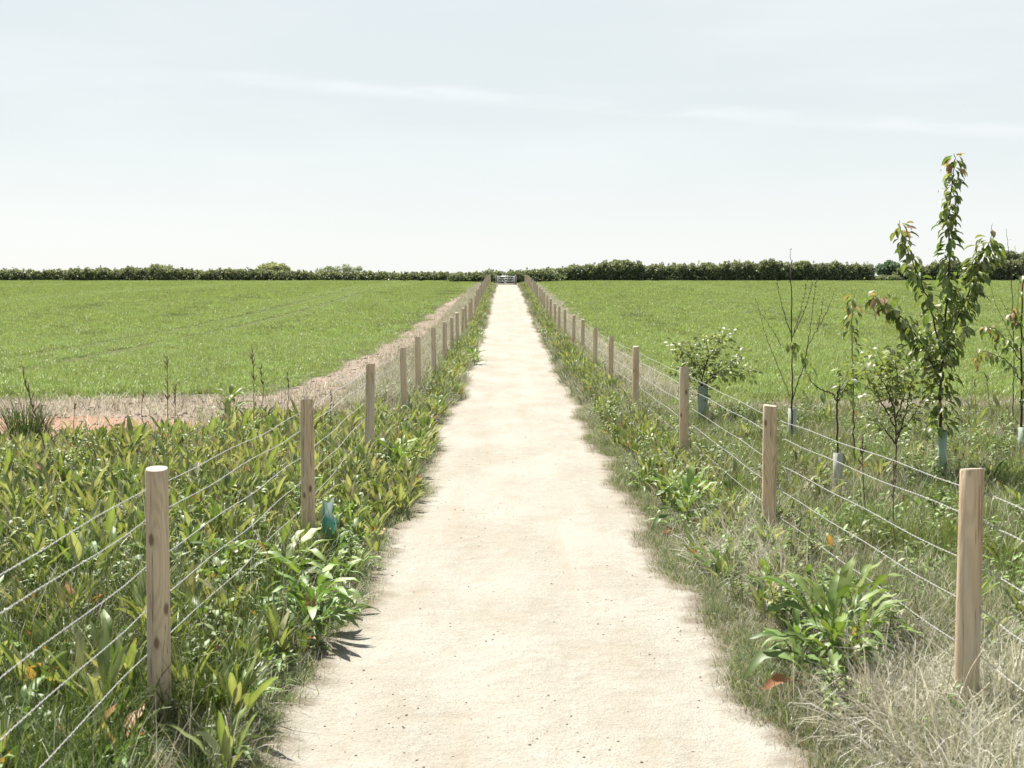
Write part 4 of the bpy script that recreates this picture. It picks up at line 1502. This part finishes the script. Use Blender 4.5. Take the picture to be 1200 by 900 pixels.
# bare sapling
D = 14.6
b = gbase(928, 527, D)
s = Sapling('bare twiggy sapling with leafless upright branches behind the second right post', b)
dk = (.055, .042, .04)
twigs = [([(928, 527), (928, 470), (928, 390), (927, 330), (926, 293)], .012, .003, 'trunk'),
         ([(928, 392), (921, 375), (914, 348), (910, 328)], .006, .002, 'branch'),
         ([(929, 395), (936, 372), (942, 350), (946, 330)], .005, .002, 'branch'),
         ([(931, 390), (942, 366), (949, 345), (952, 332)], .005, .002, 'branch'),
         ([(925, 465), (912, 430), (898, 395), (886, 352)], .004, .0015, 'branch'),
         ([(928, 470), (938, 440), (943, 425), (948, 395), (955, 340), (957, 330)], .007, .002, 'branch'),
         ([(945, 410), (958, 385), (968, 368), (977, 345)], .005, .002, 'branch'),
         ([(958, 386), (962, 368), (965, 350)], .003, .0015, 'branch'),
         ([(915, 405), (903, 384), (889, 363)], .003, .0015, 'branch')]
bud = MB()
for pix, ra, rb, part in twigs:
    dd = D + s.r.normal(0, .12, len(pix)); dd[0] = D
    q = s.limb(pix, dd, ra, rb, part, c=dk)
    for t in np.linspace(.35, 1, 9):
        i = int(t * (len(q) - 1))
        o = s.r.normal(0, 1, 3) * np.array([1, 1, .3]); o = o / np.linalg.norm(o)
        p = q[i] - s.base
        tube(bud, [p, p + o * .010 + np.array([0, 0, .008]), p + o * .014 + np.array([0, 0, .016])], (.003, .005, .002), 4, (.09, .06, .05))
obj('buds', bud.mesh('buds', M['bark']), s.root)['kind'] = 'stuff'
q = np.array([at(932, 400, D), at(938, 412, D), at(944, 430, D)])
s.foliate(q, 0, 1, .05, 2, .7, .06)
s.foliate(np.array([at(924, 402, D), at(934, 400, D)]), 0, 1, .03, 2, .6, .05)
guard(s.root, b, at(928, 478, D)[2], .05, (.52, .56, .47), (.0, 0))
s.finish(False)

# hawthorn with the wide teal tube
D = 17.2
b = gbase(822, 500, D)
s = Sapling('small leafy hawthorn sprawling from the wide teal tube behind the third right post', b)
for pix in ([(822, 500), (823, 455), (826, 430), (842, 402), (855, 388)], [(823, 455), (818, 430), (800, 412), (792, 402)], [(824, 455), (836, 440), (858, 425), (872, 412)],
            [(823, 445), (830, 415), (828, 398), (840, 392)], [(822, 452), (812, 438), (795, 428)], [(824, 450), (845, 438), (865, 440), (880, 432)], [(823, 440), (815, 418), (806, 398)]):
    dd = D + s.r.normal(0, .15, len(pix)); dd[0] = D
    q = s.limb(pix, dd, .009, .002, 'trunk' if pix[0] == (822, 500) else 'branch')
    s.foliate(q, .25, 1, .024, 4, .15, .17, sc=(.8, 1.5))
guard(s.root, b, at(822, 452, D)[2], .07, (.38, .48, .39), (.03, 0))
s.finish(False, SM, SM)

# bushy shrub by the tall cherry
D = 11.6
b = gbase(1048, 590, D)
s = Sapling('bushy green shrub with small round leaves just left of the tallest cherry', b, 'shrub', 'shrub')
for pix in ([(1048, 590), (1050, 530), (1048, 480), (1040, 440), (1028, 412)], [(1050, 520), (1062, 480), (1068, 450), (1072, 430)], [(1049, 500), (1032, 470), (1020, 455), (1012, 432)],
            [(1048, 480), (1052, 455), (1050, 428), (1046, 408)], [(1050, 500), (1045, 470), (1030, 440), (1022, 425)], [(1050, 510), (1068, 490), (1082, 470)], [(1049, 520), (1035, 500), (1022, 488)],
            [(1050, 490), (1060, 460), (1060, 430)]):
    dd = D + s.r.normal(0, .2, len(pix)); dd[0] = D
    q = s.limb(pix, dd, .008, .002, 'trunk' if pix[0] == (1048, 590) else 'branch')
    s.foliate(q, .35, 1, .032, 3, .2, .17, sc=(.8, 1.5))
s.finish(False, SM, SM)


# bare twigs at far right
D = 16.0
b = gbase(1183, 520, D)
s = Sapling('thin bare sapling with side twigs standing behind the right edge cherry', b)
for pix, ra, rb, part in (([(1186, 520), (1188, 440), (1187, 370), (1183, 300), (1179, 268)], .008, .002, 'trunk'), ([(1188, 400), (1176, 375), (1166, 355), (1160, 330)], .004, .0015, 'branch'),
                          ([(1188, 390), (1180, 365), (1170, 345)], .004, .0015, 'branch'), ([(1187, 380), (1193, 350), (1194, 310)], .004, .0015, 'branch'), ([(1183, 310), (1189, 295), (1190, 288)], .003, .0015, 'branch')):
    q = s.limb(pix, D, ra, rb, part, c=dk)
    if part == 'trunk':
        s.foliate(q, .75, 1, .09, 1, .3, .05, sc=(.4, .6))
    else:
        s.foliate(q, .5, 1, .09, 1, .3, .04, sc=(.35, .6))
s.finish(False, SM, SM)


# ------------------------------------------------------------------ hedges and far trees
def cards(mb, pos, size, cols, r_, flat=.0, asp=.62):
    n = len(pos)
    a = r_.normal(0, 1, (n, 3)); a /= np.linalg.norm(a, axis=1)[:, None]
    b = r_.normal(0, 1, (n, 3)); b -= a * (a * b).sum(1)[:, None]; b /= np.linalg.norm(b, axis=1)[:, None]
    L = size[:, None] * .5; W = size[:, None] * .5 * asp
    nrm = np.cross(a, b)
    v = np.stack([pos - a * L, pos + b * W + nrm * W * .3, pos + a * L, pos - b * W + nrm * W * .3], 1).reshape(-1, 3)
    f = np.arange(4 * n).reshape(n, 4)
    cols = np.asarray(cols, float)
    c = cols[r_.integers(0, len(cols), n)] * r_.uniform(.75, 1.25, (n, 1))
    mb.add(v, f, np.repeat(c, 4, 0))


def hedge(x0, x1, y0, hfun, label, cols, seed, dens=900, leaf=(.16, .34), depth=1.1, spikes=.6, hscale=.92):
    r_ = np.random.default_rng(seed)
    zc = float(rise(y0))
    root_ = thing('hedge', ((x0 + x1) / 2, y0, zc), label, 'hedge')
    base = np.array([(x0 + x1) / 2, y0, zc])
    mb = MB(); core = MB()
    x = x0
    while x < x1:
        h = max(.6, hfun(x) * hscale * r_.uniform(.90, 1.12) + .08); w = r_.uniform(.8, 1.5) * (h / 2) ** .4
        cy = y0 + r_.normal(0, .35)
        n = int(dens * h * w)
        u = r_.normal(0, 1, (n, 3)); u /= np.linalg.norm(u, axis=1)[:, None]
        rad = r_.uniform(.3, 1.0, n) ** .5 * (1 + .16 * np.sin(u[:, 0] * 7 + x) * np.sin(u[:, 2] * 6 + x * 2))
        p = np.stack([x + u[:, 0] * rad * w, cy + u[:, 1] * rad * depth, zc + h * .46 + u[:, 2] * rad * h * .54], 1)
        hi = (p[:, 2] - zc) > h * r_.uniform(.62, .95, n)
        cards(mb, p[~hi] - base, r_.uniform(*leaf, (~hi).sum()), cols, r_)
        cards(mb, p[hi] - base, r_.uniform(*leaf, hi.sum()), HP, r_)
        for _ in range(int(3 * spikes) + (r_.uniform() < spikes)):                     # upright shoots on the top
            px = x + r_.uniform(-w, w); hh = r_.uniform(.15, .6) * min(1, h / 2.2)
            m = 16
            tt = r_.uniform(0, 1, m)
            p = np.stack([px + r_.normal(0, .06, m), cy + r_.normal(0, .1, m), zc + h * .9 + tt * hh], 1)
            cards(mb, p - base, r_.uniform(leaf[0] * .6, leaf[1] * .8, m), cols, r_)
        # woody stems
        for _ in range(3):
            sx = x + r_.uniform(-w, w) * .7
            tube(core, np.array([(sx, cy, zc - .1), (sx + r_.normal(0, .1), cy + r_.normal(0, .1), zc + h * .4), (sx + r_.normal(0, .3), cy, zc + h * .85)]) - base, (.04, .03, .01), 4, (.09, .07, .05))
        x += w * r_.uniform(.75, 1.05)
    # low skirt of leaves so the foot is closed
    n = int((x1 - x0) * 300)
    p = np.stack([r_.uniform(x0, x1, n), y0 + r_.normal(0, .6, n), zc + r_.uniform(0, .7, n)], 1)
    cards(mb, p - base, r_.uniform(*leaf, n), cols, r_)
    obj('foliage', mb.mesh('foliage', M['hedge']), root_)['kind'] = 'stuff'
    obj('stems', core.mesh('stems', M['core']), root_)['kind'] = 'stuff'


HC = [(.13, .165, .095), (.16, .19, .115), (.10, .13, .075), (.22, .24, .17)]
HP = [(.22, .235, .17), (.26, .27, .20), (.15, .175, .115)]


def pxh(xa, ya, D):
    """height profile from photograph pixels of the skyline"""
    X = [at(px, 330, D)[0] for px in xa]; Z = [at(600, py, D)[2] for py in ya]
    base = float(rise(D))
    return lambda x: float(np.interp(x, X, Z)) - base


D = 151.0
hl = pxh([-200, 0, 60, 150, 185, 230, 300, 330, 360, 430, 480, 540, 560], [319, 318, 319, 316, 314, 318, 318, 318, 320, 320, 321, 320.5, 321], D)
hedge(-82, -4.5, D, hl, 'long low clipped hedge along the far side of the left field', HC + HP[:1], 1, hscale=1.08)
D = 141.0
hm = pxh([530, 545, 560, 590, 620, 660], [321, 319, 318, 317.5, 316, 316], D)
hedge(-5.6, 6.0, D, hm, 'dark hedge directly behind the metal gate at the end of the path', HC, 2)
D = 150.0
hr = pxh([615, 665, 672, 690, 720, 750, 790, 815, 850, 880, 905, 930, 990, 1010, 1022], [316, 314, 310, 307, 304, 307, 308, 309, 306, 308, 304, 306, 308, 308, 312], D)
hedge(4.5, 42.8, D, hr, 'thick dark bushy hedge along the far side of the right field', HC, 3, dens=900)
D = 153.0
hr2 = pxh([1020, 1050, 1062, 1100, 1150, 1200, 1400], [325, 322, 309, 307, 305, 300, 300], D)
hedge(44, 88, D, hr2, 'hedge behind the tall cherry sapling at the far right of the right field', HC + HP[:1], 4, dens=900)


def tree(px, ptop, wpx, D, label, cols, seed, gap=.35, leaf=(.22, .42), n=4200):
    r_ = np.random.default_rng(seed)
    b = at(px, 330, D); b[2] = float(rise(D))
    top = at(px, ptop, D)[2]; h = top - b[2]; w = wpx / 2 * D / FPX
    t = thing('tree', b, label, 'tree')
    mb = MB()
    tube(mb, [(0, 0, -.2), (.05, 0, h * .3), (0, .05, h * .75)], (.14, .11, .03), 6, (.10, .08, .06))
    for k in range(7):
        a = k * 2.4; z0 = h * r_.uniform(.2, .5)
        tube(mb, [(0, 0, z0), (math.cos(a) * w * .35, math.sin(a) * w * .35, z0 + h * .2), (math.cos(a) * w * .75, math.sin(a) * w * .7, z0 + h * .38)], (.05, .035, .012), 4, (.10, .08, .06))
    obj('trunk', mb.mesh('trunk', M['bark']), t)
    mb = MB()
    K = 22
    cen = []
    for k in range(K):
        u = r_.normal(0, 1, 3); u /= np.linalg.norm(u); q = r_.uniform(.35, .95)
        cen.append((u[0] * w * .8 * q, u[1] * w * .8 * q, h * .58 + u[2] * h * .36 * q))
    per = n // K
    for c in cen:
        rr = r_.uniform(.22, .42) * w
        u = r_.normal(0, 1, (per, 3)); u /= np.linalg.norm(u, axis=1)[:, None]
        p = np.array(c) + u * (r_.uniform(.2, 1, per) ** .5)[:, None] * np.array([rr, rr, rr * .8])
        cards(mb, p, r_.uniform(*leaf, per), cols, r_)
    obj('crown', mb.mesh('crown', M['hedge']), t)['kind'] = 'stuff'


PALE = [(.28, .29, .20), (.33, .34, .25), (.22, .25, .16)]
HAZE_BLUE = [(.34, .375, .36), (.38, .41, .39), (.28, .32, .305)]  # distance haze put into the foliage colour of the farthest trees
tree(322, 310.5, 46, 162, 'pale yellow green round tree rising above the left hedge', PALE, 11, n=6000)
tree(386, 309, 32, 235, 'small haze tinted grey blue tree behind the left hedge, left one of a pair', HAZE_BLUE, 12)
tree(411, 310, 34, 235, 'small haze tinted grey blue tree behind the left hedge, right one of a pair', HAZE_BLUE, 13)
tree(186, 312, 44, 165, 'low pale bush top showing above the left part of the left hedge', PALE, 14)
tree(1041, 305, 36, 172, 'blue green tree filling the gap between the two right hedges', [(.15, .21, .17), (.18, .24, .19), (.12, .17, .13)], 15, n=6000)
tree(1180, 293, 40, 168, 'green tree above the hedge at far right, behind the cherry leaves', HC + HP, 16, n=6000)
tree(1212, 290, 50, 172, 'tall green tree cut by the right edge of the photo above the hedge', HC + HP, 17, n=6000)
tree(720, 304, 40, 153.5, 'rounded hawthorn standing highest in the right hedge nearest the path', HC + HP[:1], 18, n=6000)
